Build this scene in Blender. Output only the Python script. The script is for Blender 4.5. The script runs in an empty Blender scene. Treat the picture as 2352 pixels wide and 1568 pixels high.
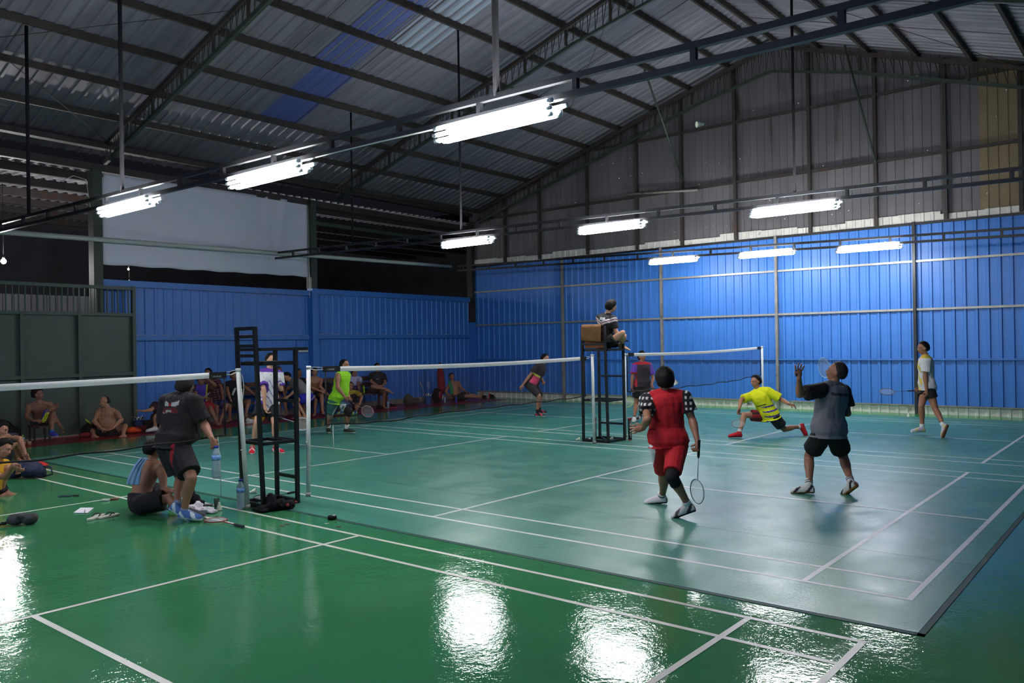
import bpy, math, random
import numpy as np
from mathutils import Vector, Matrix, noise
random.seed(4); RNG = np.random.default_rng(4)
SC = bpy.context.scene; COL = SC.collection
# ---------------------------------------------------------------- camera
FPX = 1861.759
CAMP = np.array([-5.943, -8.0591, 1.7846])
def _basis(ya, pi, ro):
    cy, sy, cp, sp, cr, sr = math.cos(ya), math.sin(ya), math.cos(pi), math.sin(pi), math.cos(ro), math.sin(ro)
    f = np.array([cp*cy, cp*sy, sp]); rt = np.array([sy, -cy, 0.0]); up = np.cross(rt, f)
    return cr*rt+sr*up, -sr*rt+cr*up, f
CR, CU, CF = _basis(0.6881, 0.0033, -0.0158)
cam = bpy.data.cameras.new('camera'); camo = bpy.data.objects.new('camera', cam); COL.objects.link(camo)
camo.matrix_world = Matrix(((CR[0], CU[0], -CF[0], CAMP[0]), (CR[1], CU[1], -CF[1], CAMP[1]), (CR[2], CU[2], -CF[2], CAMP[2]), (0, 0, 0, 1)))
cam.sensor_width = 36.0; cam.lens = FPX*36.0/2352.0; cam.clip_start = 0.05; cam.clip_end = 200
SC.camera = camo
# ---------------------------------------------------------------- night outside, exposure
w = bpy.data.worlds.new('night'); SC.world = w; w.use_nodes = True
w.node_tree.nodes['Background'].inputs[0].default_value = (0.05, 0.06, 0.09, 1)
w.node_tree.nodes['Background'].inputs[1].default_value = 0.1
SC.view_settings.view_transform = 'Standard'; SC.view_settings.look = 'None'
SC.view_settings.gamma = 1.0; SC.view_settings.use_curve_mapping = False
SC.view_settings.exposure = 0.0
TUBE_EMIT = 86.0
SC.cycles.max_bounces = 5; SC.cycles.diffuse_bounces = 4; SC.cycles.glossy_bounces = 3; SC.cycles.transmission_bounces = 4
SC.cycles.transparent_max_bounces = 6; SC.cycles.caustics_reflective = False; SC.cycles.caustics_refractive = False
SC.cycles.sample_clamp_indirect = 6.0
SC.cycles.use_denoising = True
# ---------------------------------------------------------------- rays through the photograph's lens (for measuring the place)
def ray(px, py): return CF + CR*((px-1176)/FPX) - CU*((py-784)/FPX)
def gp(px, py, z=0.0):
    d = ray(px, py); return CAMP + d*((z-CAMP[2])/d[2])
def atd(px, py, dep): return CAMP + ray(px, py)*dep
def depth(p): return float((np.asarray(p)-CAMP) @ CF)
def yp(px, py, y):
    d = ray(px, py); return CAMP + d*((y-CAMP[1])/d[1])
def xp(px, py, x):
    d = ray(px, py); return CAMP + d*((x-CAMP[0])/d[0])
# ---------------------------------------------------------------- materials
def lin(c):
    c = np.array(c, float)/255.0
    return tuple(np.where(c <= 0.04045, c/12.92, ((c+0.055)/1.055)**2.4))
MATS = {}
def mat(name, rgb=(128, 128, 128), rough=0.6, metal=0.0, spec=0.5, var=0.0, vscale=3.0, bump=0.0, bscale=20.0, rvar=0.0,
        vcol=False, emit=None, estr=0.0, trans=0.0, ior=1.45, stretch=None, alpha=1.0, dirt=None, dirt_scale=2.0, dirt_lo=0.55):
    if name in MATS: return MATS[name]
    m = bpy.data.materials.new(name); m.use_nodes = True; nt = m.node_tree; N = nt.nodes; L = nt.links
    b = N['Principled BSDF']; base = (*lin(rgb), 1)
    b.inputs['Base Color'].default_value = base; b.inputs['Roughness'].default_value = rough
    b.inputs['Metallic'].default_value = metal; b.inputs['Specular IOR Level'].default_value = spec
    b.inputs['Transmission Weight'].default_value = trans; b.inputs['IOR'].default_value = ior
    b.inputs['Alpha'].default_value = alpha
    vec = None
    def coords():
        nonlocal vec
        if vec is None:
            tc = N.new('ShaderNodeTexCoord'); mp = N.new('ShaderNodeMapping'); L.new(tc.outputs['Object'], mp.inputs[0])
            if stretch: mp.inputs['Scale'].default_value = stretch
            vec = mp.outputs[0]
        return vec
    src = None
    if vcol:
        a = N.new('ShaderNodeVertexColor'); a.layer_name = 'Col'; src = a.outputs[0]; L.new(src, b.inputs['Base Color'])
    if var > 0:
        nz = N.new('ShaderNodeTexNoise'); nz.inputs['Scale'].default_value = vscale; nz.inputs['Detail'].default_value = 6
        L.new(coords(), nz.inputs['Vector'])
        mr = N.new('ShaderNodeMapRange'); mr.inputs['From Min'].default_value = 0.3; mr.inputs['From Max'].default_value = 0.7
        mr.inputs['To Min'].default_value = 1-var; mr.inputs['To Max'].default_value = 1+var
        L.new(nz.outputs['Fac'], mr.inputs['Value'])
        vm = N.new('ShaderNodeVectorMath'); vm.operation = 'SCALE'
        if src is not None: L.new(src, vm.inputs[0])
        else: vm.inputs[0].default_value = base[:3]
        L.new(mr.outputs[0], vm.inputs['Scale']); src = vm.outputs[0]; L.new(src, b.inputs['Base Color'])
    if dirt is not None:
        nz = N.new('ShaderNodeTexNoise'); nz.inputs['Scale'].default_value = dirt_scale; nz.inputs['Detail'].default_value = 8
        L.new(coords(), nz.inputs['Vector'])
        mr = N.new('ShaderNodeMapRange'); mr.inputs['From Min'].default_value = dirt_lo; mr.inputs['From Max'].default_value = dirt_lo+0.15
        L.new(nz.outputs['Fac'], mr.inputs['Value'])
        mx = N.new('ShaderNodeMix'); mx.data_type = 'RGBA'; L.new(mr.outputs[0], mx.inputs[0])
        if src is not None: L.new(src, mx.inputs[6])
        else: mx.inputs[6].default_value = base
        mx.inputs[7].default_value = (*lin(dirt), 1); L.new(mx.outputs[2], b.inputs['Base Color'])
    if bump > 0:
        nz = N.new('ShaderNodeTexNoise'); nz.inputs['Scale'].default_value = bscale; nz.inputs['Detail'].default_value = 4
        L.new(coords(), nz.inputs['Vector'])
        bp = N.new('ShaderNodeBump'); bp.inputs['Strength'].default_value = bump; bp.inputs['Distance'].default_value = 0.02
        L.new(nz.outputs['Fac'], bp.inputs['Height']); L.new(bp.outputs[0], b.inputs['Normal'])
    if rvar > 0:
        nz = N.new('ShaderNodeTexNoise'); nz.inputs['Scale'].default_value = vscale*1.7; nz.inputs['Detail'].default_value = 5
        L.new(coords(), nz.inputs['Vector'])
        mr = N.new('ShaderNodeMapRange'); mr.inputs['From Min'].default_value = 0.3; mr.inputs['From Max'].default_value = 0.7
        mr.inputs['To Min'].default_value = max(0.02, rough-rvar); mr.inputs['To Max'].default_value = rough+rvar
        L.new(nz.outputs['Fac'], mr.inputs['Value']); L.new(mr.outputs[0], b.inputs['Roughness'])
    if emit is not None:
        b.inputs['Emission Color'].default_value = (*lin(emit), 1); b.inputs['Emission Strength'].default_value = estr
    MATS[name] = m; return m
# ---------------------------------------------------------------- mesh builder
def org(o):
    while o is not None:
        if '_o' in o: return np.array(o['_o'])
        o = o.parent
    return np.zeros(3)
class MB:
    def __init__(s): s.v = []; s.f = []; s.m = []; s.n = 0; s.smooth = []
    def add(s, V, F, mi=0, smooth=False):
        V = np.asarray(V, float).reshape(-1, 3); s.v.append(V)
        for f in F: s.f.append([i+s.n for i in f]); s.m.append(mi); s.smooth.append(smooth)
        s.n += len(V); return s
    def box(s, lo, hi, mi=0, M=None):
        x0, y0, z0 = lo; x1, y1, z1 = hi
        V = np.array([[x0, y0, z0], [x1, y0, z0], [x1, y1, z0], [x0, y1, z0], [x0, y0, z1], [x1, y0, z1], [x1, y1, z1], [x0, y1, z1]], float)
        if M is not None: V = V @ np.array(M[0]).T + np.array(M[1])
        return s.add(V, [(0, 3, 2, 1), (4, 5, 6, 7), (0, 1, 5, 4), (1, 2, 6, 5), (2, 3, 7, 6), (3, 0, 4, 7)], mi)
    def bar(s, a, b, wd, ht=None, mi=0, up=(0, 0, 1)):
        a = np.array(a, float); b = np.array(b, float); ht = ht or wd; d = b-a; d /= np.linalg.norm(d)
        u = np.array(up, float)
        if abs(d @ u) > 0.95: u = np.array([1., 0, 0])
        sd = np.cross(d, u); sd /= np.linalg.norm(sd); u = np.cross(sd, d)
        V = [p+sd*i*wd/2+u*j*ht/2 for p in (a, b) for i, j in ((-1, -1), (1, -1), (1, 1), (-1, 1))]
        return s.add(V, [(0, 1, 2, 3), (7, 6, 5, 4), (0, 4, 5, 1), (1, 5, 6, 2), (2, 6, 7, 3), (3, 7, 4, 0)], mi)
    def tube(s, pts, rad, n=8, mi=0, caps=True, smooth=True, ell=None):
        P = np.array(pts, float); k = len(P)
        R = np.full(k, rad, float) if np.isscalar(rad) else np.array(rad, float)
        T = np.gradient(P, axis=0) if k > 2 else np.array([P[1]-P[0]]*2)
        T /= np.linalg.norm(T, axis=1)[:, None]+1e-12
        u = np.array([0, 0, 1.]) if abs(T[0][2]) < 0.9 else np.array([1., 0, 0])
        if ell is not None: u = np.array(ell[1], float)
        V = []; e = 1.0 if ell is None else ell[0]
        for p, t, r in zip(P, T, R):
            u = u-t*(u @ t); u /= np.linalg.norm(u)+1e-12; w_ = np.cross(t, u)
            for j in range(n):
                a = 2*math.pi*j/n; V.append(p+u*math.cos(a)*r*e+w_*math.sin(a)*r)
        F = [(i*n+j, i*n+(j+1) % n, (i+1)*n+(j+1) % n, (i+1)*n+j) for i in range(k-1) for j in range(n)]
        if caps: F += [tuple(range(n-1, -1, -1)), tuple((k-1)*n+j for j in range(n))]
        return s.add(V, F, mi, smooth)
    def ball(s, c, r, n=10, m=7, mi=0, ax=None, smooth=True):
        r = np.array([r]*3 if np.isscalar(r) else r, float); ax = np.eye(3) if ax is None else np.array(ax, float)
        V = [[0, 0, -1]]
        for i in range(1, m):
            t = math.pi*i/m
            for j in range(n):
                a = 2*math.pi*j/n; V.append([math.sin(t)*math.cos(a), math.sin(t)*math.sin(a), -math.cos(t)])
        V.append([0, 0, 1]); V = (np.array(V)*r) @ ax + np.array(c)
        F = [(0, 1+(j+1) % n, 1+j) for j in range(n)]
        F += [(1+i*n+j, 1+i*n+(j+1) % n, 1+(i+1)*n+(j+1) % n, 1+(i+1)*n+j) for i in range(m-2) for j in range(n)]
        e = 1+(m-1)*n; F += [(e, 1+(m-2)*n+j, 1+(m-2)*n+(j+1) % n) for j in range(n)]
        return s.add(V, F, mi, smooth)
    def lathe(s, prof, c=(0, 0, 0), n=16, mi=0, ax=None, mis=None, smooth=True):
        ax = np.eye(3) if ax is None else np.array(ax, float); V = []
        for r, z in prof:
            for j in range(n):
                a = 2*math.pi*j/n; V.append([r*math.cos(a), r*math.sin(a), z])
        V = np.array(V) @ ax + np.array(c); k = len(prof)
        n0 = s.n; s.v.append(V); s.n += len(V)
        for i in range(k-1):
            for j in range(n):
                s.f.append([n0+i*n+j, n0+i*n+(j+1) % n, n0+(i+1)*n+(j+1) % n, n0+(i+1)*n+j]); s.m.append(mis[i] if mis else mi); s.smooth.append(smooth)
        s.f.append([n0+j for j in range(n-1, -1, -1)]); s.m.append(mis[0] if mis else mi); s.smooth.append(False)
        s.f.append([n0+(k-1)*n+j for j in range(n)]); s.m.append(mis[-1] if mis else mi); s.smooth.append(False)
        return s
    def build(s, name, mats, parent=None, loc=None, bevel=0.0):
        me = bpy.data.meshes.new(name); V = np.concatenate(s.v) if s.v else np.zeros((0, 3))
        if loc is None and parent is not None: loc = (0, 0, 0); off = org(parent)
        elif loc is None: off = np.zeros(3); loc = (0, 0, 0)
        else: off = np.array(loc, float)
        me.from_pydata((V-off).tolist(), [], s.f)
        for m_ in (mats if isinstance(mats, (list, tuple)) else [mats]): me.materials.append(m_)
        me.polygons.foreach_set('material_index', s.m); me.polygons.foreach_set('use_smooth', s.smooth); me.update()
        o = bpy.data.objects.new(name, me); COL.objects.link(o)
        if parent is not None: o.parent = parent
        elif any(loc): o['_o'] = [float(q) for q in loc]; o.location = loc
        else: o.location = loc
        if bevel:
            b = o.modifiers.new('bevel', 'BEVEL'); b.width = bevel; b.segments = 2; b.limit_method = 'ANGLE'
        return o
def thing(name, label, cat, loc, group=None):
    o = bpy.data.objects.new(name, None); COL.objects.link(o); o.location = tuple(float(x) for x in loc)
    o['_o'] = [float(x) for x in loc]; o.empty_display_size = 0.1
    o['label'] = label; o['category'] = cat
    if group: o['group'] = group
    return o
def tag(o, label, cat, group=None):
    o['label'] = label; o['category'] = cat
    if group: o['group'] = group
    return o
def struct(o): o['kind'] = 'structure'; return o
TRIM = [0]
def trim(mb, m, loc=None):
    TRIM[0] += 1; return struct(mb.build('trim_%d' % TRIM[0], m, loc=loc))
# ================================================================ materials of the hall
M_FLOOR = mat('green_epoxy', (58, 126, 82), rough=0.05, spec=0.5, var=0.08, vscale=1.2, bump=0.10, bscale=9, rvar=0.05)
def floor_bump():
    nt = M_FLOOR.node_tree; N = nt.nodes; L = nt.links; b = N['Principled BSDF']
    tc = N.new('ShaderNodeTexCoord'); mp = N.new('ShaderNodeMapping'); L.new(tc.outputs['Object'], mp.inputs[0])
    mp.inputs['Scale'].default_value = (1, 1, 1)
    n1 = N.new('ShaderNodeTexNoise'); n1.inputs['Scale'].default_value = 28; n1.inputs['Detail'].default_value = 3; n1.inputs['Roughness'].default_value = 0.6
    n2 = N.new('ShaderNodeTexNoise'); n2.inputs['Scale'].default_value = 3.0; n2.inputs['Detail'].default_value = 2
    L.new(mp.outputs[0], n1.inputs['Vector']); L.new(mp.outputs[0], n2.inputs['Vector'])
    b1 = N.new('ShaderNodeBump'); b1.inputs['Strength'].default_value = 0.24; b1.inputs['Distance'].default_value = 0.006
    b2 = N.new('ShaderNodeBump'); b2.inputs['Strength'].default_value = 0.2; b2.inputs['Distance'].default_value = 0.02
    L.new(n1.outputs['Fac'], b1.inputs['Height']); L.new(n2.outputs['Fac'], b2.inputs['Height'])
    L.new(b2.outputs[0], b1.inputs['Normal']); L.new(b1.outputs[0], b.inputs['Normal'])
floor_bump()
M_RED = mat('red_epoxy', (120, 18, 26), rough=0.3, spec=0.25, var=0.1, vscale=2, bump=0.08, bscale=12)
M_GRN2 = mat('light_green_epoxy', (40, 140, 70), rough=0.2, var=0.08)
M_MAT = mat('teal_court_vinyl', (66, 128, 108), rough=0.35, spec=0.5, var=0.07, vscale=1.5, bump=0.12, bscale=40, rvar=0.07)
M_SEAM = mat('seam', (22, 60, 56), rough=0.6)
M_LINE = mat('line_paint', (205, 203, 192), rough=0.35, var=0.05, vscale=8)
M_LINE2 = mat('line_tape', (205, 205, 205), rough=0.4, var=0.05, vscale=8)
M_BLUE = mat('blue_painted_steel', (56, 116, 194), rough=0.42, spec=0.5, var=0.05, vscale=1.5, bump=0.03, bscale=4)
M_BLUE2 = mat('blue_paint_beam', (54, 112, 186), rough=0.45, var=0.06)
M_GALV = mat('galvanised_steel', (150, 148, 140), rough=0.42, metal=0.4, var=0.12, vscale=5)
M_PRIM = mat('grey_primer_steel', (128, 124, 118), rough=0.5, var=0.2, vscale=6, dirt=(70, 48, 34), dirt_scale=7, dirt_lo=0.6)
M_WHITE = mat('white_sheet', (206, 203, 194), rough=0.5, var=0.1, vscale=4, dirt=(96, 70, 52), dirt_scale=5, dirt_lo=0.62)
M_GABLE = mat('grey_gable_sheet', (98, 94, 96), rough=0.5, var=0.16, vscale=1.2, dirt=(60, 44, 36), dirt_scale=1.6, dirt_lo=0.62, stretch=(1, 2.2, 0.35))
M_BEIGE = mat('beige_gable_sheet', (118, 102, 76), rough=0.6, var=0.1)
M_ROOF = mat('roof_sheet', (120, 118, 126), rough=0.42, metal=0.2, var=0.22, vscale=2.2, stretch=(2.5, 0.18, 1))
M_ROOFB = mat('roof_sheet_blue', (84, 94, 146), rough=0.4, var=0.08, stretch=(1, 0.3, 1))
M_ROOFL = mat('roof_sheet_pale', (150, 160, 176), rough=0.35, var=0.2, vscale=2, stretch=(2, 0.2, 1))
M_STEEL = mat('dark_roof_steel', (52, 46, 42), rough=0.6, var=0.25, vscale=4, dirt=(66, 36, 24), dirt_scale=3, dirt_lo=0.6)
M_GSTEEL = mat('dark_green_steel', (46, 58, 48), rough=0.55, var=0.15, vscale=4)
M_GATE = mat('green_gate_steel', (58, 76, 66), rough=0.5, var=0.08, vscale=3)
M_BLK = mat('black_steel', (20, 21, 23), rough=0.4, var=0.1, vscale=8)
M_DARK = mat('dark_neighbour_sheet', (74, 74, 80), rough=0.7, var=0.2, vscale=1)
M_CLOTHW = mat('white_banner_cloth', (216, 214, 224), rough=0.85, var=0.03, vscale=2)
M_PVC = mat('grey_white_pipe', (190, 192, 184), rough=0.35, var=0.06)
# ================================================================ floor, court lines painted on it
XB = 14.85                       # back wall plane
def yl(x): return 10.0+0.055*x   # left wall line
RIDGE_Z = 9.6
def roof_z(y): return RIDGE_Z-0.305*y if y >= 0 else RIDGE_Z+0.33*y
fb = MB()
fb.add([[-9, -11, 0], [XB+.3, -11, 0], [XB+.3, yl(XB)+.3, 0], [-9, yl(-9)+.3, 0]], [(0, 1, 2, 3)], 0)
fb.add([[-9, 8.5, .0015], [14.2, 8.62, .0015], [14.2, yl(14.2), .0015], [-9, yl(-9), .0015]], [(0, 1, 2, 3)], 1)
fb.add([[13.98, -11, .0012], [XB, -11, .0012], [XB, 10.6, .0012], [13.98, 8.6, .0012]], [(0, 1, 2, 3)], 3)
def ln(mb, x0, x1, y0, y1, z, mi): mb.add([[x0, y0, z], [x1, y0, z], [x1, y1, z], [x0, y1, z]], [(0, 1, 2, 3)], mi)
def court(mb, ox, z, mi, U=(0, .46, 3.03, 5.6, 6.06), V=(-6.67, -5.97, -2.0, 2.05, 5.9, 6.62), W=0.042):
    ya, yb = -V[5]-.02, -V[0]+.02
    for u in (U[0], U[1], U[3], U[4]): ln(mb, ox+u, ox+u+W, ya, yb, z, mi)
    for v in (V[0], V[1], V[2], V[3], V[4], V[5]): ln(mb, ox+U[0], ox+U[4]+W, -v-W/2, -v+W/2, z+.0004, mi)
    ln(mb, ox+U[2], ox+U[2]+W, ya, -V[3], z+.0002, mi); ln(mb, ox+U[2], ox+U[2]+W, -V[2], yb, z+.0002, mi)
court(fb, -6.98, .002, 2, U=(0, .5, 3.18, 5.58, 6.0), V=(-6.6, -5.9, -1.9, 2.06, 5.9, 6.6))
struct(fb.build('floor', [M_FLOOR, M_RED, M_LINE, M_GRN2]))
mb = MB(); MT = .006
mb.box((-0.62, -6.82, 0.0), (13.98, 6.8, MT), 0)
court(mb, 0.0, MT+.001, 1); court(mb, 7.03, MT+.001, 1, U=(0, .46, 2.95, 5.6, 6.06))
for x in (1.2, 3.0, 4.8, 6.6, 8.4, 10.2, 12.0): ln(mb, x, x+.008, -6.82, 6.8, MT+.0005, 2)
mb.box((-0.66, -6.86, 0.0), (-0.62, 6.8, .004), 2); mb.box((-0.66, -6.86, 0.0), (13.98, -6.82, .004), 2)
tag(mb.build('court_mat', [M_MAT, M_LINE2, M_SEAM]), 'teal vinyl court mat with white lines covering two courts on the green floor', 'floor mat')
# ================================================================ corrugated sheets
def corrugated(name, m, s0, s1, z0f, z1f, P, nrm, pitch=0.25, rib=0.055, dep=0.028, slope=0.018, seg=None, parent=None, build=True, mbx=None, mi=0):
    """profile runs along s, sheets stand between z0f(s) and z1f(s); P(s,z)->xyz, nrm = direction of the ribs"""
    b = mbx or MB(); ss = []; s = s0
    while s < s1:
        for q, h in ((0, 0), (pitch-rib-2*slope, 0), (pitch-rib-slope, 1), (pitch-slope, 1)):
            if s+q < s1: ss.append((s+q, h))
        s += pitch
    ss.append((s1, 0)); nrm = np.array(nrm, float); V = []
    for q, h in ss:
        V.append(np.array(P(q, z0f(q)))+nrm*h*dep); V.append(np.array(P(q, z1f(q)))+nrm*h*dep)
    b.add(V, [(2*i, 2*i+2, 2*i+3, 2*i+1) for i in range(len(ss)-1)], mi)
    return struct(b.build(name, m, parent)) if build else b
BW = lambda s, z: (XB, s, z)
corrugated('wall_back', M_BLUE, -11, yl(XB), lambda s: .2, lambda s: 4.5, BW, (-1, 0, 0), pitch=.232)
wb = corrugated('x', None, -4.66, 10.9, lambda s: 4.4, lambda s: min(roof_z(s), 9.55), lambda s, z: (XB+.03, s, z), (-1, 0, 0), pitch=.2, rib=.02, slope=.006, dep=.014, build=False)
struct(wb.build('wall_back_gable', M_GABLE))
wb = corrugated('x', None, -11, -4.66, lambda s: 4.4, lambda s: roof_z(s), lambda s, z: (XB+.02, s, z), (-1, 0, 0), pitch=.2, rib=.02, slope=.006, dep=.014, build=False)
struct(wb.build('wall_back_gable_beige', M_BEIGE))
b = corrugated('x', None, -11, yl(XB), lambda s: 0.0, lambda s: .2, lambda s, z: (XB-.01, s, z), (-1, 0, 0), pitch=.21, rib=.05, dep=.02, build=False)
struct(b.build('baseboard_back', M_WHITE))
b = MB()                      # pale overlap strip, its pieces end at uneven heights
yy = -11.0
while yy < 10.7:
    L_ = random.uniform(.8, 1.3); t = 4.66+random.uniform(-.04, .05)
    corrugated('x', None, yy, min(yy+L_, 10.8), lambda s: 4.43, lambda s: t, lambda s, z: (XB-.03, s, z), (-1, 0, 0), pitch=.21, rib=.05, dep=.02, build=False, mbx=b); yy += L_
trim(b, M_WHITE)
# rails and posts on the back wall
for z, m_, t in ((.2, M_PRIM, .03), (1.28, M_BLUE2, .045), (2.45, M_GALV, .05), (3.58, M_GALV, .05), (4.46, M_BLK, .06)):
    trim(MB().box((XB-.075, -11, z-t/2), (XB-.03, yl(XB), z+t/2)), m_)
for y in (-6.7, -3.29, .02, 3.39, 6.89):
    bb = MB().box((XB-.12, y-.032, 0), (XB-.035, y+.032, 4.5))
    if y == -3.29: trim(bb, M_BLK)
    else: trim(bb, M_PRIM)
for y in (-7.0, -5.46, -3.98, -2.47, -.89, 1.1, 2.7, 4.15, 5.9, 7.76, 9.2):
    trim(MB().box((XB-.13, y-.04, 4.5), (XB-.04, y+.04, roof_z(y)-.1)), M_STEEL)
for z, y1 in ((6.05, 10.4), (7.66, 5.6)):
    trim(MB().box((XB-.1, -11, z-.035), (XB-.03, y1, z+.035)), M_STEEL)
# rust streaks and pinholes of the gable are in its sheets: small light leaks through screw holes
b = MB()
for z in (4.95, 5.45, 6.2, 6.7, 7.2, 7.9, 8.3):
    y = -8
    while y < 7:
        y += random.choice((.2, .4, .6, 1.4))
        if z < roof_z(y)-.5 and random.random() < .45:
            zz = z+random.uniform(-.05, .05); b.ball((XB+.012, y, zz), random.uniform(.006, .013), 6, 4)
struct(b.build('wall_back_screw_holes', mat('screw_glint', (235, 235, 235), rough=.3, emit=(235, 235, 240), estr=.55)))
# ---------------------------------------------------------------- left wall
LW = lambda s, z: (s, yl(s), z)
LN = np.array([.055, -1, 0.]); LN /= np.linalg.norm(LN)
def lwbox(x0, x1, z0, z1, o0, o1, m_, kind='trim', name=None):
    """box standing off the left wall line by o0..o1 into the hall"""
    b = MB(); V = []
    for z in (z0, z1):
        for x, o in ((x0, o1), (x1, o1), (x1, o0), (x0, o0)): V.append(np.array(LW(x, z))+LN*o)
    b.add(V, [(3, 2, 1, 0), (4, 5, 6, 7), (0, 1, 5, 4), (1, 2, 6, 5), (2, 3, 7, 6), (3, 0, 4, 7)])
    return trim(b, m_) if kind == 'trim' else b
corrugated('wall_left', M_BLUE, 1.95, XB, lambda s: .15, lambda s: 3.27, LW, LN, pitch=.232, dep=.022)
b = corrugated('x', None, 1.95, XB, lambda s: 0, lambda s: .15, lambda s, z: np.array(LW(s, z))+LN*.01, LN, pitch=.21, rib=.05, dep=.02, build=False)
struct(b.build('baseboard_left', mat('dull_sheet', (120, 116, 108), rough=.5, var=.15, vscale=4)))
lwbox(1.95, 7.7, 3.2, 3.34, .03, .12, M_BLUE2); lwbox(7.9, 14.62, 3.25, 3.4, .03, .12, M_BLUE2)
lwbox(2.7, 7.7, 2.0, 2.12, .03, .1, M_BLUE2); lwbox(7.9, 14.62, 2.02, 2.13, .03, .1, M_BLUE2)
lwbox(7.28, 7.3, .2, 2.0, .03, .06, M_BLUE2)
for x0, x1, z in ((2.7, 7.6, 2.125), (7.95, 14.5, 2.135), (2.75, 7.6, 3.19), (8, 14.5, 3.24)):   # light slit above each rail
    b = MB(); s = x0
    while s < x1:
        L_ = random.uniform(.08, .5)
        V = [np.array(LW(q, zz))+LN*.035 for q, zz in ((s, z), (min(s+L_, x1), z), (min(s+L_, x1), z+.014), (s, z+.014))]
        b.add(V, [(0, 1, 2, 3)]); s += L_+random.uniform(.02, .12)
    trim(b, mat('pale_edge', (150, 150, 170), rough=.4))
for x, w_, top in ((1.9, .2, 5.7), (7.8, .2, 5.8), (14.72, .16, 6.0)):
    lwbox(x-w_/2, x+w_/2, 3.4 if x > 3 and x < 9 else 0, top, -.02, .2, M_GSTEEL if x < 9 else M_STEEL)
lwbox(7.72, 7.9, 0, 3.42, -.02, .2, M_BLUE2)
lwbox(14.62, 14.84, 0, 2.55, .02, .24, M_BLUE2)
lwbox(-9, XB, 5.68, 5.84, .0, .12, M_STEEL); lwbox(7.9, XB, 5.18, 5.28, .0, .08, M_GSTEEL)
lwbox(-9, XB, 6.2, 6.32, -.1, .1, M_STEEL)
lwbox(9.6, 14.0, 3.36, 3.42, -.05, -.02, M_STEEL)
# wall bracket plate beside the column
tag(MB().box((7.32, yl(7.3)-.1, 1.66), (7.62, yl(7.3)-.04, 1.74)).build('wall_plate', M_PVC), 'small white plate on blue wall left of the column', 'plate')
# gate of dark green steel with bars on top
gx0, gx1 = -5.0, 2.68
gt = thing('sliding_gate', 'dark green steel gate with open bars along its top', 'gate', (0, yl(0)-.25, 0))
gp_ = lwbox(gx0, gx1, .05, 2.56, .2, .22, None, 'x'); gp_.build('gate_panel', M_GATE, gt)
b = MB()
for x in (-4.4, -3.2, -2.05, -.85, .33, 1.46, 2.64): b.box((x-.035, yl(x)-.3, .03), (x+.035, yl(x)-.2, 2.6))
for z in (.08, 1.27, 2.57, 3.15): b.bar((gx0, yl(gx0)-.25, z), (gx1, yl(gx1)-.25, z), .08, .07)
b.box((gx1-.07, yl(gx1)-.3, 0), (gx1, yl(gx1)-.2, 3.2)); b.build('gate_frame', M_GATE, gt)
x = gx0+.1
while x < gx1-.1:
    bb = MB().box((x-.011, yl(x)-.262, 2.58), (x+.011, yl(x)-.24, 3.13)); bb.build('gate_bar', M_GATE, gt); x += .118
# white screen cloth between two columns
V = []; F = []; NX, NZ = 60, 24
for j in range(NZ+1):
    for i in range(NX+1):
        u, v = i/NX, j/NZ; s = 2.0+5.68*u
        top = 5.66+.08*u; bot = 3.66+.05*u-.01*math.sin(u*40)
        z = bot+(top-bot)*v; o = .12+.02*math.sin(u*9+v*3)+.015*math.sin(u*31-v*6)*(1-v*.5)+.03*math.exp(-((u-.8-.06*v)/.02)**2)+.02*math.exp(-((u-.76)/.015)**2)
        if u < .02: s += .1*(1-v*.2)*0+(.06 if v > .93 else 0)
        V.append(np.array(LW(s, z))+LN*o); 
for j in range(NZ):
    for i in range(NX): F.append((j*(NX+1)+i, j*(NX+1)+i+1, (j+1)*(NX+1)+i+1, (j+1)*(NX+1)+i))
o = MB().add(V, F, 0, True).build('cloth_banner', M_CLOTHW)
so = o.modifiers.new('thickness', 'SOLIDIFY'); so.thickness = .004
tag(o, 'large plain white cloth hung high between two columns above blue wall', 'banner')
# gutter pipe along the wall
b = MB(); pts = [np.array(LW(x, 4.08+.018*(x+3)))+LN*.32 for x in np.linspace(-6, 13.4, 12)]; b.tube(pts, .055, 10)
gt2 = thing('wall_pipe', 'long pale pipe running along the left wall above the blue sheets', 'pipe', pts[0]); b.build('pipe', M_PVC, gt2)
for x in (1.9, 7.8, 13.2):
    p = np.array(LW(x, 4.08+.018*(x+3))); MB().bar(p, p+LN*.32, .03).build('bracket', M_PRIM, gt2)
b = MB(); b.tube([np.array(LW(7.62, z))+LN*(.2+.02*math.sin(z*4)) for z in np.linspace(4.2, 3.1, 10)], .009, 6)
tag(b.build('white_cable', M_PVC), 'thin white cable dangling beside column right of the banner', 'cable')
b = MB(); b.tube([(1.2, 10.0, 5.35), (1.45, 9.98, 5.5), (1.7, 9.96, 5.45), (1.75, 9.97, 5.1), (1.8, 9.98, 4.8)], .008, 6)
tag(b.build('loose_cable', M_PVC), 'thin loose cable curling beside the left column under roof', 'cable')
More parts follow.
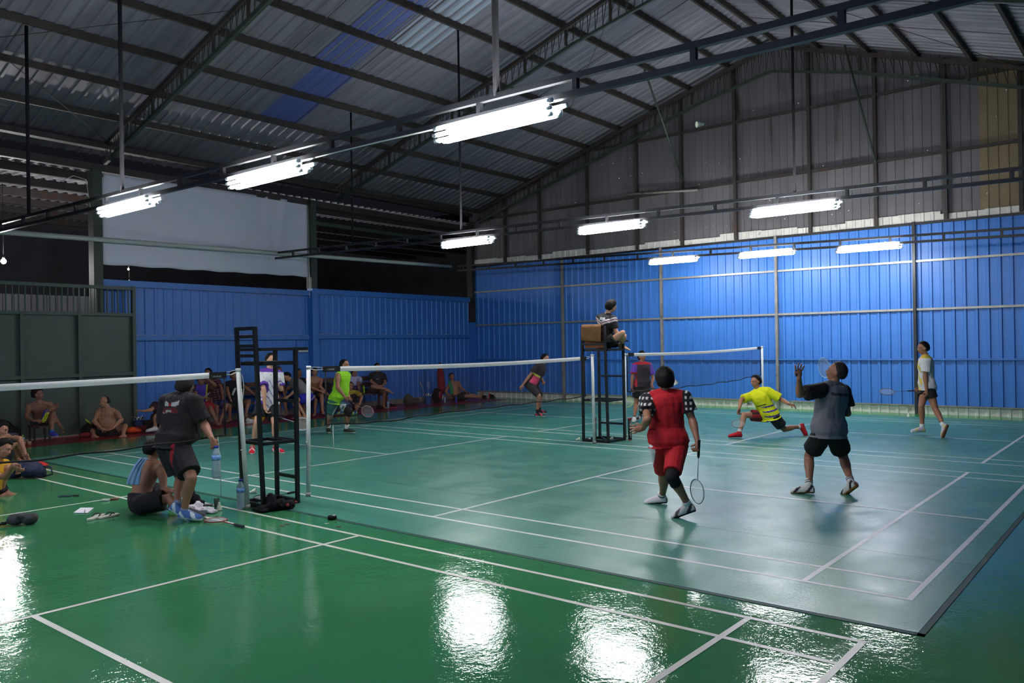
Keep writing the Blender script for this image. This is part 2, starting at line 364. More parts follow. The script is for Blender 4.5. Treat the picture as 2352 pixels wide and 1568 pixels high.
# unseen near walls and the dark hall next door
for nm, V in (('wall_right', [[-9, -11, 0], [XB, -11, 0], [XB, -11, 6.0], [-9, -11, 6.0]]),
              ('wall_front', [[-9, -11, 0], [-9, yl(-9), 0], [-9, yl(-9), 6.3], [-9, 0, RIDGE_Z], [-9, -11, 6.0]])):
    struct(MB().add(V, [tuple(range(len(V)))]).build(nm, M_BLUE))
nb = MB()
nb.add([[-9, 10.3, -.02], [22, 11.3, -.02], [22, 26, -.02], [-9, 26, -.02]], [(0, 1, 2, 3)])
nb.add([[-9, 26, 0], [22, 26, 0], [22, 26, 8], [-9, 26, 8]], [(0, 1, 2, 3)]); nb.add([[22, 11, 0], [22, 26, 0], [22, 26, 8], [22, 11, 8]], [(0, 1, 2, 3)])
struct(nb.build('wall_neighbour_hall', M_DARK))
NS = lambda s, z: (s, 10.6+z, 5.95+.03*z)
corrugated('ceiling_neighbour', mat('neighbour_roof', (150, 150, 156), rough=.35, metal=.3, var=.2), -9, 22, lambda s: 0, lambda s: 15.4, NS, (0, 0, -1), pitch=.25, rib=.06, dep=.045)
for y in (11.6, 13.4, 15.2, 17.0, 19, 21): trim(MB().box((-9, y-.06, 5.72+.03*(y-10.6)), (22, y+.06, 5.92+.03*(y-10.6))), M_STEEL)
b = corrugated('x', None, -9, 20, lambda s: 0, lambda s: 3.5, lambda s, z: (s, 18.5, z), (0, -1, 0), pitch=.3, dep=.04, build=False); struct(b.build('wall_neighbour_fence', M_DARK))
def bulb(x, y, z, r, e, label, rod=True):
    t = thing('pendant_lamp', label, 'lamp', (x, y, z))
    MB().ball((x, y, z), r, 12, 8).build('bulb', mat('bulb_glow_%d' % int(e), (255, 250, 240), emit=(255, 245, 235), estr=e), t)
    ld = bpy.data.lights.new('bulb_light', 'POINT'); ld.energy = e*.55; ld.shadow_soft_size = r*1.3; lo = bpy.data.objects.new('bulb_light', ld); COL.objects.link(lo); lo.parent = t; lo.location = (0, 0, -r*2.6)
    MB().tube([(x, y, z+r*.8), (x, y, z+r*.8+.06)], r*.45, 8).build('socket', M_PVC, t)
    MB().tube([(x, y, z+r), (x, y, 5.95+.03*(y-10.6))], .006, 5).build('cord', M_BLK, t)
p = yp(8, 600, 13.5); bulb(p[0], p[1], p[2], .06, 500, 'bright round bulb beyond the gate at the far left')
p = yp(297, 650, 13.8); bulb(p[0], p[1], p[2], .045, 260, 'small glowing bulb just above the corner of gate and blue wall')
p = yp(295, 618, 17.6); bulb(p[0], p[1], p[2], .03, 40, 'tiny glowing bulb far behind, under the left part of banner')
# ================================================================ roof: sheets, purlins, trusses
def roof_part(name, m_, x0, x1, ya, yb, dz=0.0):
    P = lambda s, y: (s, y, roof_z(y)+dz)
    b = corrugated('x', None, x0, x1, lambda s: ya, lambda s: yb, P, (0, 0, -1), pitch=.25, rib=.05, dep=.03, slope=.02, build=False)
    return struct(b.build(name, m_))
roof_part('ceiling_left_slope', M_ROOF, -9, XB+.1, 0, 10.95)
roof_part('ceiling_right_slope', M_ROOF, -9, XB+.1, -11, 0)
roof_part('ceiling_blue_sheet_lower', M_ROOFB, 4.75, 5.75, 5.9, 8.2, -.012)
roof_part('ceiling_blue_sheet_upper', M_ROOFB, 4.55, 5.5, 3.2, 5.9, -.016)
roof_part('ceiling_pale_sheet', M_ROOFL, 5.6, 6.6, 1.5, 4.6, -.012)
PUR = [1.18+1.148*k for k in range(9)]
for y in [0.2]+PUR:
    z = roof_z(y)-.035
    trim(MB().box((-9, y-.03, z-.13), (XB, y+.03, z)), M_STEEL)
for y in [-.2, -1.18, -2.37, -3.46, -4.58, -5.7, -6.8, -7.9, -9]:
    z = roof_z(y)-.035
    trim(MB().box((-9, y-.03, z-.13), (XB, y+.03, z)), M_STEEL)
for x in (3.9, 5.6, 10.6, 12.4, -1):                       # sag rods between purlins
    b = MB().tube([(x, .2, roof_z(.2)-.1), (x, 10.4, roof_z(10.4)-.1)], .007, 5); trim(b, M_STEEL)
for x in (10.6, 12.4): trim(MB().tube([(x, -.2, roof_z(-.2)-.1), (x, -9, roof_z(-9)-.1)], .007, 5), M_STEEL)
for a, c in (((2.2, 5.0), (-1.8, 8.2)), ((8.6, .8), (12, 4.6)), ((8.6, -.8), (14.6, -5.6)), ((-3, 6), (2.2, 10))):
    trim(MB().tube([(a[0], a[1], roof_z(a[1])-.2), (c[0], c[1], roof_z(c[1])-.2)], .007, 5), M_STEEL)
def truss(x, label):
    t = thing('roof_truss', label, 'roof truss', (x, 10.2, roof_z(10.2)-.5), 'lattice trusses under the roof')
    top = MB(); bot = MB(); web = MB()
    for sgn, ye in ((1, 10.2), (-1, -10.9)):
        a = (x, 0.0, RIDGE_Z-.22); e = (x, ye, roof_z(ye)-.22); top.bar(a, e, .09, .09)
        k = (x, sgn*2.0, roof_z(sgn*2.0)-.68); e2 = (x, ye, roof_z(ye)-.58); bot.bar(k, e2, .07, .07)
        bot.bar((x, 0, RIDGE_Z-.62-.25), k, .06, .06)
        n = int(abs(ye)/.19)
        for i in range(n):
            y0 = ye*(i+.1)/n; y1 = ye*(i+.6)/n; y2 = ye*(i+1.1)/n
            zt = lambda y: roof_z(y)-.24
            zb = lambda y: roof_z(y)-(.6 if abs(y) > 2.0 else .6+.08+.19*(1-abs(y)/2.0)*.8)
            web.tube([(x, y0, zt(y0)), (x, y1, zb(y1))], .009, 5); web.tube([(x, y1, zb(y1)), (x, y1, zt(y1))], .009, 5)
            if i % 6 == 5: web.bar((x, y1, zb(y1)), (x, y1, zt(y1)), .05)
    top.build('top_chord', M_STEEL, t); bot.build('bottom_chord', M_GSTEEL, t); web.build('web', M_STEEL, t)
truss(2.2, 'dark lattice roof truss nearest the camera, above the left end of the banner')
truss(8.6, 'dark lattice roof truss halfway down the hall, right of the banner')
truss(14.55, 'dark lattice roof truss against the far gable wall')
# struts from purlins down to the gable girts
for pa, pb in (((1480, 160), (1570, 418)), ((1940, 104), (2012, 378))):
    e = xp(*pb, XB-.1); d = ray(*pa)
    best = min(np.linspace(9, 20, 300), key=lambda t_: abs((CAMP+d*t_)[2]-roof_z((CAMP+d*t_)[1])+.1))
    trim(MB().tube([CAMP+d*best, e], .025, 6), M_GSTEEL)
trim(MB().tube([xp(1440, 446, XB-.18), xp(1603, 436, XB-.18)], .035, 8), M_PRIM)
# ================================================================ light rails with tube lamps
def lamp_mats():
    return mat('tube_glow', (255, 255, 255), emit=(250, 252, 255), estr=TUBE_EMIT), mat('lamp_cap', (205, 210, 215), rough=.3), mat('lamp_bar', (150, 150, 150), rough=.4)
RAILS = []
def light_rail(x, z0, y0, y1, label, rods, step=1.05, sl=0.012):
    z = z0; Z = lambda y: z0+sl*y
    t = thing('light_rail', label, 'lighting rail', (x, (y0+y1)/2, z), 'black ladder rails carrying the lamps')
    MB().bar((x, y0, Z(y0)+.08), (x, y1, Z(y1)+.08), .05).build('upper_chord', M_BLK, t)
    MB().bar((x, y0, Z(y0)-.06), (x, y1, Z(y1)-.06), .05).build('lower_chord', M_BLK, t)
    y = y0+.1
    while y < y1:
        MB().box((x-.022, y-.022, Z(y)-.05), (x+.022, y+.022, Z(y)+.07)).build('rung', M_BLK, t); y += step
    for y in rods:
        MB().tube([(x, y, Z(y)+.08), (x, y, roof_z(y)-.14)], .03 if x < 0 else .022, 8).build('hanger_rod', mat('matt_black_rod', (24, 24, 27), rough=.85, spec=.15), t)
light_rail(-.5, 3.93, -8.6, 10.0, 'near black lighting rail crossing the hall above nearest net post, carrying three lamps', (3.6, 7.0, -3.45))
light_rail(6.5, 4.01, -8.6, 10.12, 'middle black lighting rail hung over the umpire chair, carrying three lamps', (3.5, 7.0, -3.52), sl=.017)
light_rail(12.9, 3.98, -8.6, 9.6, 'far black lighting rail in front of the blue back wall, carrying three lamps', (), sl=.024)
def tube_lamp(x, y, z, L_, label):
    G, Cp, Br = lamp_mats()
    t = thing('tube_lamp', label, 'lamp', (x, y, z), 'fluorescent tube lamps under the rails')
    MB().box((x-.03, y-L_/2+.1, z-.01), (x+.03, y+L_/2-.1, z+.045)).build('lamp_housing', Br, t)
    tb = []
    for k, (dx, dz) in enumerate(((-.105, 0), (-.085, -.05), (-.036, -.088), (.036, -.088), (.085, -.05), (.105, 0))):
        dy = ((k*7) % 5-2)*.014
        tb.append((x+dx, y+dy, z+dz))
    for c in tb:
        o = MB().tube([(c[0], c[1]-L_/2+.04, c[2]), (c[0], c[1]+L_/2-.04, c[2])], .021, 8).build('tube', G, t)
        for s in (-1, 1): MB().tube([(c[0], c[1]+s*(L_/2-.045), c[2]), (c[0], c[1]+s*(L_/2+.01), c[2])], .0205, 8).build('tube_cap', Cp, o)
    for s in (-.35, .35): MB().box((x-.09, y+s-.012, z-.02), (x+.09, y+s+.012, z+.0)).box((x-.012, y+s-.012, z-.005), (x+.012, y+s+.012, z+.06)).build('lamp_bracket', Br, t)
tube_lamp(-.5, -3.43, 3.775, 1.34, 'largest glowing tube lamp, right end of the near rail')
tube_lamp(-.5, .02, 3.81, 1.42, 'glowing tube lamp in the middle of the near rail, above the banner')
tube_lamp(-.5, 3.45, 3.86, 1.5, 'glowing tube lamp at the left end of near rail, in front of banner')
tube_lamp(6.5, 3.34, 3.95, 1.34, 'glowing tube lamp at the left end of the middle rail, near hall corner')
tube_lamp(6.5, -.18, 3.90, 1.34, 'glowing tube lamp in the middle of the middle rail, above the seated umpire')
tube_lamp(6.5, -3.5, 3.84, 1.34, 'glowing tube lamp at the right end of the middle rail')
tube_lamp(12.9, 2.0, 3.92, 1.34, 'glowing tube lamp at the left end of the far rail, against blue wall')
tube_lamp(12.9, -.48, 3.89, 1.34, 'glowing tube lamp in the middle of the far rail, against blue wall')
tube_lamp(12.9, -2.8, 3.83, 1.34, 'glowing tube lamp at the right end of the far rail, against blue wall')
for yy_, wh in ((-3.4, 'right end'), (0.1, 'middle'), (3.6, 'left end')): tube_lamp(-7.5, yy_, 3.85, 1.34, 'added unseen fill lamp at the %s of the rail behind the camera' % wh)  # lamps and rail added out of view to brighten the players' backs
light_rail(-7.5, 3.98, -8.6, 9.4, 'added unseen rail for the fill lamps behind the camera', ())
tag(MB().tube([(-.52, -2.7, 3.81), (-.53, -1.9, 3.82), (-.52, -1.2, 3.83), (-.52, -.9, 3.832)], .008, 5).build('lamp_cable', M_PVC), 'thin pale cable along near rail between the two right lamps', 'cable')
# ================================================================ net posts and nets
M_POST = mat('white_post_paint', (208, 208, 204), rough=.35, var=.04, vscale=9)
M_NET = mat('net_cord', (62, 30, 30), rough=.8)
M_TAPE = mat('white_net_tape', (212, 212, 210), rough=.7, var=.05, vscale=30)
M_NBLK = mat('net_edge_black', (18, 18, 20), rough=.8)
M_CORD = mat('white_cord', (205, 205, 195), rough=.7)
def post(b, t_, label, r=.026):
    b = np.array(b); t_ = np.array(t_)
    t = thing('net_post', label, 'net post', b, 'white net posts')
    MB().tube([b, t_], r, 14).build('pole', M_POST, t)
    d = (t_-b)/np.linalg.norm(t_-b)
    MB().tube([t_-d*.035, t_+d*.004], r*1.12, 14).build('post_cap', M_POST, t)
    MB().tube([b, b+d*.05], r*1.2, 14).build('floor_socket', M_GALV, t)
    p = t_-d*.9; MB().tube([p, p+np.array([-.05, -.02, 0])], .006, 6).build('cleat', M_POST, t)
post((-.855, -.03, 0), (-.93, .0, 1.56), 'tilted white net post at front left, black bag at its foot')
post((-.028, -.01, MT), (-.01, -.03, 1.56), 'white net post just right of the empty black umpire chair', .025)
post((6.03, -.06, MT), (6.03, -.05, 1.58), 'white net post in front of the occupied umpire chair')
post((7.2, 0, MT), (7.2, 0, 1.57), 'white net post mostly hidden behind the occupied umpire chair', .02)
post((13.72, 0, MT), (13.72, 0, 1.63), 'farthest white net post, standing near the back wall behind the lunging player')
def net(x0, x1, y, zt, zb, label, black_l=None, black_r=None, posts=(None, None), nx=None, sagf=.03, writing=True):
    t = thing('badminton_net', label, 'net', (x0, y, zt(x0)), 'badminton nets')
    L_ = x1-x0; b = MB(); nx = nx or int(L_/.02); r = .0007
    top = lambda x: zt(x)-.02; bot = lambda x: zb(x)
    for i in range(nx+1):
        x = x0+L_*i/nx; wv = .006*math.sin(i*.37)
        b.add([(x-r, y, top(x)), (x+r, y, top(x)), (x+r+wv, y+.0, bot(x)), (x-r+wv, y, bot(x)),
               (x, y+r*1.6, top(x)), (x+wv, y+r*1.6, bot(x))], [(0, 1, 2, 3), (1, 4, 5, 2), (4, 0, 3, 5)])
    nz = 34; K = 40
    for j in range(1, nz):
        f = j/nz; V = []; F = []
        for i in range(K+1):
            x = x0+L_*i/K; z = top(x)+(bot(x)-top(x))*f
            V += [(x, y, z-r), (x, y, z+r), (x, y+r*1.6, z)]
        for i in range(K):
            a = 3*i; F += [(a, a+3, a+4, a+1), (a+1, a+4, a+5, a+2), (a+2, a+5, a+3, a)]
        b.add(V, F)
    b.build('net_mesh', M_NET, t)
    xs = np.linspace(x0, x1, 60); tp = MB(); V = []; F = []
    for i, x in enumerate(xs):
        z = zt(x); h = .060; wv = .003*math.sin(i*1.3)
        V += [(x, y-.006-wv, z-h), (x, y-.007, z-h*.5), (x, y-.004, z), (x, y+.006, z), (x, y+.007, z-h)]
    for i in range(len(xs)-1):
        a = 5*i
        for q in range(4): F.append((a+q, a+5+q, a+6+q, a+1+q))
    tp.add(V, F, 0, True); tp.build('top_tape', M_TAPE, t)
    bb = MB(); bb.tube([(x, y, bot(x)+.008*math.sin(i*.9)) for i, x in enumerate(xs)], .0095, 6); bb.build('bottom_cord', M_NBLK, t)
    for xe in (black_l, black_r):
        if xe is None: continue
        xa, xb = xe; MB().box((xa, y-.010, zt(xa)-.066), (xb, y+.010, zt(xa)+.004)).build('end_sleeve', M_NBLK, t)
    for xe, s in ((x0, -1), (x1, 1)):
        MB().tube([(xe, y, zt(xe)-.03), (xe, y, bot(xe))], .009, 6).build('side_cord', M_NBLK, t)
    for q, xe in zip(posts, (x0, x1)):
        if q is None: continue
        MB().tube([(xe, y, zt(xe)-.03), ((xe+q)/2, y, zt(xe)-.035), (q, y, 1.535)], .005, 6).build('tie_cord', M_CORD, t)
        MB().tube([(xe, y, zt(xe)-.01), (q, y, 1.55)], .003, 6).build('tie_cord', M_CORD, t)
    return t
YN = 0.0
n1 = net(-6.9, -1.10, YN, lambda x: 1.535-.035*math.sin(math.pi*(x+6.9)/5.95), lambda x: .80+.035*max(0, (x+3.3)/2.1)**2, 'badminton net of the nearest court, running off left edge', black_r=(-1.28, -1.08), posts=(None, -.93))
n2 = net(.26, 5.86, YN, lambda x: 1.545-.03*math.sin(math.pi*(x-.26)/5.6), lambda x: .845-.04*math.exp(-((x-1.2)/.7)**2)-.012*math.sin(math.pi*(x-.26)/5.6), 'badminton net of the middle court between two white posts', black_l=(.22, .48), black_r=(5.72, 5.9), posts=(-.01, 6.03))
n3 = net(7.28, 13.6, YN, lambda x: 1.58+.007*(x-7.2)-.035*math.sin(math.pi*(x-7.28)/6.3), lambda x: .855-.03*math.sin(math.pi*(x-7.28)/5.2)*(x < 12.48)+.055*max(0, (x-12)/1.6)+.008*math.sin(x*4), 'badminton net of the far court with sagging bottom cord', black_l=(7.3, 7.52), black_r=(13.4, 13.62), posts=(7.2, 13.72))
M_LET = mat('print_white', (220, 220, 215), rough=.6)
def letters(pts_fn, n, h, m_, name, parent, w_=.011):
    b = MB(); rr = random.Random(7)
    for i in range(n):
        for q in range(3):
            if rr.random() < .7: b.box((i*w_*1.4+rr.random()*w_*.5, 0, rr.random()*h*.7), (i*w_*1.4+w_, .0012, rr.random()*h*.2+h*.75))
    for v in b.v: v[:] = np.array([pts_fn(*p) for p in v])
    return b.build(name, m_, parent)
for (t, x, z) in ((n1, -1.26, 1.475), (n2, .27, 1.5)):
    letters(lambda a, b_, c: (x+a, YN-.0115-b_, z+c), 8, .024, M_LET, 'sleeve_print', t)
# loose tie cords
def cord(pts, label, r=.0045): tag(MB().tube(pts, r, 6).build('tie_cord', M_CORD), label, 'cord')
q = yp(765, 974, 0); q2 = yp(768, 1045, -.0)
cord([q, q-[0, 0, .2], q2], 'knotted white cord hanging below the lower left corner of middle net')
q = yp(500, 1000, 0.02); q2 = yp(508, 1140, 0.02)
cord([q, (q+q2)/2+[.01, 0, 0], q2], 'long white cord hanging below lower right corner of the near net')
cord([(-.93, .0, 1.53), (-.89, -.02, 1.48), (-.88, -.03, 1.35), (-.9, -.03, 1.2)], 'white cord looped over top of the tilted front net post', .004)
cord([(0.01, 0, 1.53), (.03, 0, 1.5), (.035, 0, 1.42)], 'short white cord knotted at top of the post beside empty chair', .004)
cord([yp(1352, 910, 0), yp(1362, 925, 0), yp(1372, 935, 0)], 'white cord tying lower corner of middle net to the far post', .004)
# ================================================================ umpire chairs
def umpire_chair(cx, cy, rot, d, w_, seat, arm, back, foot, label, lean=.0, slats=(1.915, 1.81, 1.77, 1.70), base_out=.03):
    t = thing('umpire_chair', label, 'umpire chair', (cx, cy, MT), 'tall black steel umpire chairs')
    c, s = math.cos(rot), math.sin(rot)
    R_ = [[c, -s, 0], [s, c, 0], [0, 0, 1]]; O_ = (cx, cy, 0); X = lambda p: np.array(R_) @ np.array(p)+np.array(O_)
    hd, hw, B = d/2, w_/2, .04
    def leg(x, y, z1, tx=None, ty=None):
        MB().bar(X((x, y, MT)), X((tx if tx is not None else x, ty if ty is not None else y, z1)), B, up=(1, 0, 0)).build('leg', M_BLK, t)
    leg(-hd, hw+base_out, back, -hd-.05-lean, hw-.01); leg(-hd, -hw, back, -hd-.05-lean, -hw+.01)
    leg(hd, -hw-base_out*.6, arm); leg(hd+.02, hw+base_out, arm)
    for z in slats: MB().bar(X((-hd-.045-lean, hw, z)), X((-hd-.045-lean, -hw, z)), .03, .035).build('back_slat', M_BLK, t)
    MB().bar(X((-hd-.05-lean, hw, back-.015)), X((-hd-.05-lean, -hw, back-.015)), .04).build('back_rail', M_BLK, t)
    for y in (-hw-.01, hw+.01):
        MB().bar(X((-hd-.03, y, arm)), X((hd+.16, y, arm)), .04, .035).build('armrest', M_BLK, t)
        MB().bar(X((-hd, y, seat)), X((hd, y, seat)), .04).build('seat_rail', M_BLK, t)
        MB().bar(X((-hd, y, foot)), X((hd, y, foot)), .035).build('foot_rail', M_BLK, t)
        MB().bar(X((-hd, y, .03)), X((hd, y, .03)), .04).build('base_rail', M_BLK, t)
    for x in (-hd, hd):
        MB().bar(X((x, -hw, seat)), X((x, hw, seat)), .04).build('seat_rail', M_BLK, t)
        MB().bar(X((x, -hw, .03)), X((x, hw, .03)), .04).build('base_rail', M_BLK, t)
    MB().box((-hd+.02, -hw+.01, seat+.012), (hd-.02, hw-.01, seat+.026), 0, (R_, O_)).build('seat', M_BLK, t)
    for x in (-hd, hd, hd-.1): MB().bar(X((x, -hw, foot)), X((x, hw, foot)), .035).build('foot_rail', M_BLK, t)
    for z in (1.17, .3): MB().bar(X((hd, -hw, z)), X((hd, hw, z)), .035).build('ladder_rung', M_BLK, t)
    MB().bar(X((-hd, -hw, .03)), X((hd, hw, .03)), .03).build('base_brace', M_BLK, t)
    return t, X
ch1, X1 = umpire_chair(-.54, -.0, -.06, .42, .42, 1.61, 1.77, 2.02, .72, 'empty tall black umpire chair between the two front net posts', lean=.02)
ch2, X2 = umpire_chair(6.5, .03, -.0, .52, .5, 1.655, 1.81, 2.08, .75, 'tall black umpire chair with seated umpire and brown towel on its back', slats=(1.95, 1.86, 1.76))
# brown towel folded over the back of the occupied chair
b = MB(); V = []; F = []; n = 14
prof = [(-.375, 1.80), (-.385, 1.9), (-.378, 2.06), (-.36, 2.105), (-.33, 2.105), (-.31, 2.06), (-.29, 1.9), (-.275, 1.7)]
b = MB(); V = []
for i in range(n+1):
    y = -.205+.41*i/n
    for k, (dx, z) in enumerate(prof):
        zz = z+(.03*(i/n) if k == 0 else 0); V.append(X2((dx+.005*math.sin(i*1.1+k), y, zz)))
K = len(prof); F = [(i*K+k, (i+1)*K+k, (i+1)*K+k+1, i*K+k+1) for i in range(n) for k in range(K-1)]
b.add(V, F, 0, True); b2 = b.build('towel', mat('brown_towel', (128, 88, 54), rough=.95, var=.15, vscale=14, bump=.4, bscale=120))
so = b2.modifiers.new('t', 'SOLIDIFY'); so.thickness = .012; tag(b2, 'brown towel folded over the back of occupied umpire chair', 'towel')
b = MB(); b.box((-.30, -.21, 1.69), (-.27, .2, 1.83), 0, ([[1, 0, 0], [0, 1, 0], [0, 0, 1]], (6.5, .03, 0)))
tag(b.build('cushion', mat('brown_cushion', (120, 70, 40), rough=.95, var=.15, vscale=14), bevel=.012), 'brown cushion below the towel on occupied umpire chair', 'cushion')
# ================================================================ people
def U_(v): v = np.asarray(v, float); return v/(np.linalg.norm(v)+1e-9)
CROPS = {'C3': (260, 840, 4.0194), 'C4': (500, 730, 3.336), 'C6': (880, 780, 5.345), 'C7': (1300, 660, 4.127), 'C8': (1420, 820, 3.919),
         'D1': (1640, 820, 4.3556), 'D2': (2020, 760, 6.03), 'A1': (0, 780, 5.6), 'A2': (0, 920, 4.9), 'E1': (310, 840, 8.711),
         'E2': (560, 790, 7.468), 'E3': (740, 800, 7.465), 'E5': (380, 1080, 9.046), 'E6': (1330, 670, 9.8), 'P': (0, 0, 1.0)}
def px_(cr, p): o = CROPS[cr]; return (o[0]+p[0]/o[2], o[1]+p[1]/o[2])
RH = U_(np.array([CR[0], CR[1], 0])); FH = U_(np.array([CF[0], CF[1], 0])); ZU = np.array([0, 0, 1.])
def face_dir(phi, pitch=0):
    a = math.radians(phi); h = RH*math.sin(a)-FH*math.cos(a); p = math.radians(pitch); return h*math.cos(p)+ZU*math.sin(p)
def solve_len(P, q, L, sgn, auto=True):
    """point on the sight line q at distance L from P; sgn +1 farther, -1 nearer, 0 = same depth"""
    d = ray(*q); c = CAMP-P; a = d@d; b = 2*(d@c); e = c@c-L*L; D = b*b-4*a*e
    if sgn == 0 and D > 0 and np.linalg.norm(CAMP+d*(-b/(2*a))-P) < .85*L and auto: sgn = -1
    if D <= 0 or sgn == 0: return CAMP+d*(-b/(2*a))
    return CAMP+d*((-b+sgn*math.sqrt(D))/(2*a))
def solve_mid(A, B, q, la, lb, sgn):
    d = ray(*q); t0 = (depth(A)+depth(B))/2; best = None
    for o in np.linspace(-.45, .45, 181):
        p = CAMP+d*(t0+o); c = (np.linalg.norm(p-A)-la)**2+(np.linalg.norm(p-B)-lb)**2+(0 if o*sgn >= 0 else .0006+.004*abs(o))
        if best is None or c < best[0]: best = (c, p)
    return best[1]
def remeshed(mb, vox, it=2, lam=.5):
    me = bpy.data.meshes.new('t'); me.from_pydata(np.concatenate(mb.v).tolist(), [], mb.f); me.update()
    o = bpy.data.objects.new('t', me); COL.objects.link(o)
    m = o.modifiers.new('r', 'REMESH'); m.mode = 'VOXEL'; m.voxel_size = vox; m.use_smooth_shade = True
    dg = bpy.context.evaluated_depsgraph_get(); dg.update(); ev = o.evaluated_get(dg); em = ev.to_mesh()
    nv = len(em.vertices); V = np.empty(nv*3); em.vertices.foreach_get('co', V); V = V.reshape(-1, 3)
    nl = len(em.loops); li = np.empty(nl, np.int32); em.loops.foreach_get('vertex_index', li)
    npg = len(em.polygons); ls = np.empty(npg, np.int32); lt = np.empty(npg, np.int32)
    em.polygons.foreach_get('loop_start', ls); em.polygons.foreach_get('loop_total', lt)
    ne = len(em.edges); E = np.empty(ne*2, np.int32); em.edges.foreach_get('vertices', E); E = E.reshape(-1, 2)
    ev.to_mesh_clear(); bpy.data.objects.remove(o); bpy.data.meshes.remove(me)
    deg = np.bincount(E.ravel(), minlength=nv)[:, None]
    for k in range(it*2):
        S = np.zeros_like(V); np.add.at(S, E[:, 0], V[E[:, 1]]); np.add.at(S, E[:, 1], V[E[:, 0]])
        V = V+(lam if k % 2 == 0 else -lam*.9)*(S/np.maximum(deg, 1)-V)
    F = [li[a:a+b].tolist() for a, b in zip(ls, lt)]
    return V, F
def vnoise(V, sc, seed=0):
    return np.array([noise.noise(Vector((v[0]*sc+seed, v[1]*sc, v[2]*sc))) for v in V])
def finish(name, V, F, mats, parent, cols=None, extra=None, mi=None):
    """mesh object with optional per-vertex colour and appended unmerged pieces"""
    mb = MB(); mb.add(V, F, 0, True)
    n0 = len(V)
    if extra: 
        for (ev, ef, em) in extra: mb.add(ev, ef, em, True)
    o = mb.build(name, mats, parent)
    if cols is not None:
        ca = o.data.color_attributes.new('Col', 'FLOAT_COLOR', 'POINT')
        C = np.ones((mb.n, 4)); C[:n0, :3] = cols
        if mb.n > n0: C[n0:, :3] = cols.mean(0)
        ca.data.foreach_set('color', C.ravel())
    return o
M_CLOTH = mat('cloth', rough=.85, vcol=True, bump=.15, bscale=90)
M_EYEW = mat('eye', (200, 195, 188), rough=.3); M_EYEB = mat('eye_dark', (14, 10, 8), rough=.3); M_LIP = mat('lips', (110, 62, 54), rough=.5)
def skin(rgb): return mat('skin_%d_%d_%d' % rgb, rgb, rough=.5, spec=.45, var=.06, vscale=6)
def hairm(rgb): return mat('hair_%d_%d_%d' % rgb, rgb, rough=.65, spec=.2, var=.3, vscale=60, bump=.25, bscale=90)
def grad_seg(V, A, B):
    d = B-A; L2 = d@d; t = np.clip(((V-A)@d)/L2, 0, 1); return np.linalg.norm(V-(A+t[:, None]*d), axis=1)
SKINS = {'t': (170, 120, 92), 'm': (152, 104, 80), 'd': (128, 86, 66), 'l': (188, 140, 112)}
HAND_FINGERS = ((.034, .066, 12), (.012, .078, 4), (-.011, .073, -3), (-.033, .057, -11))
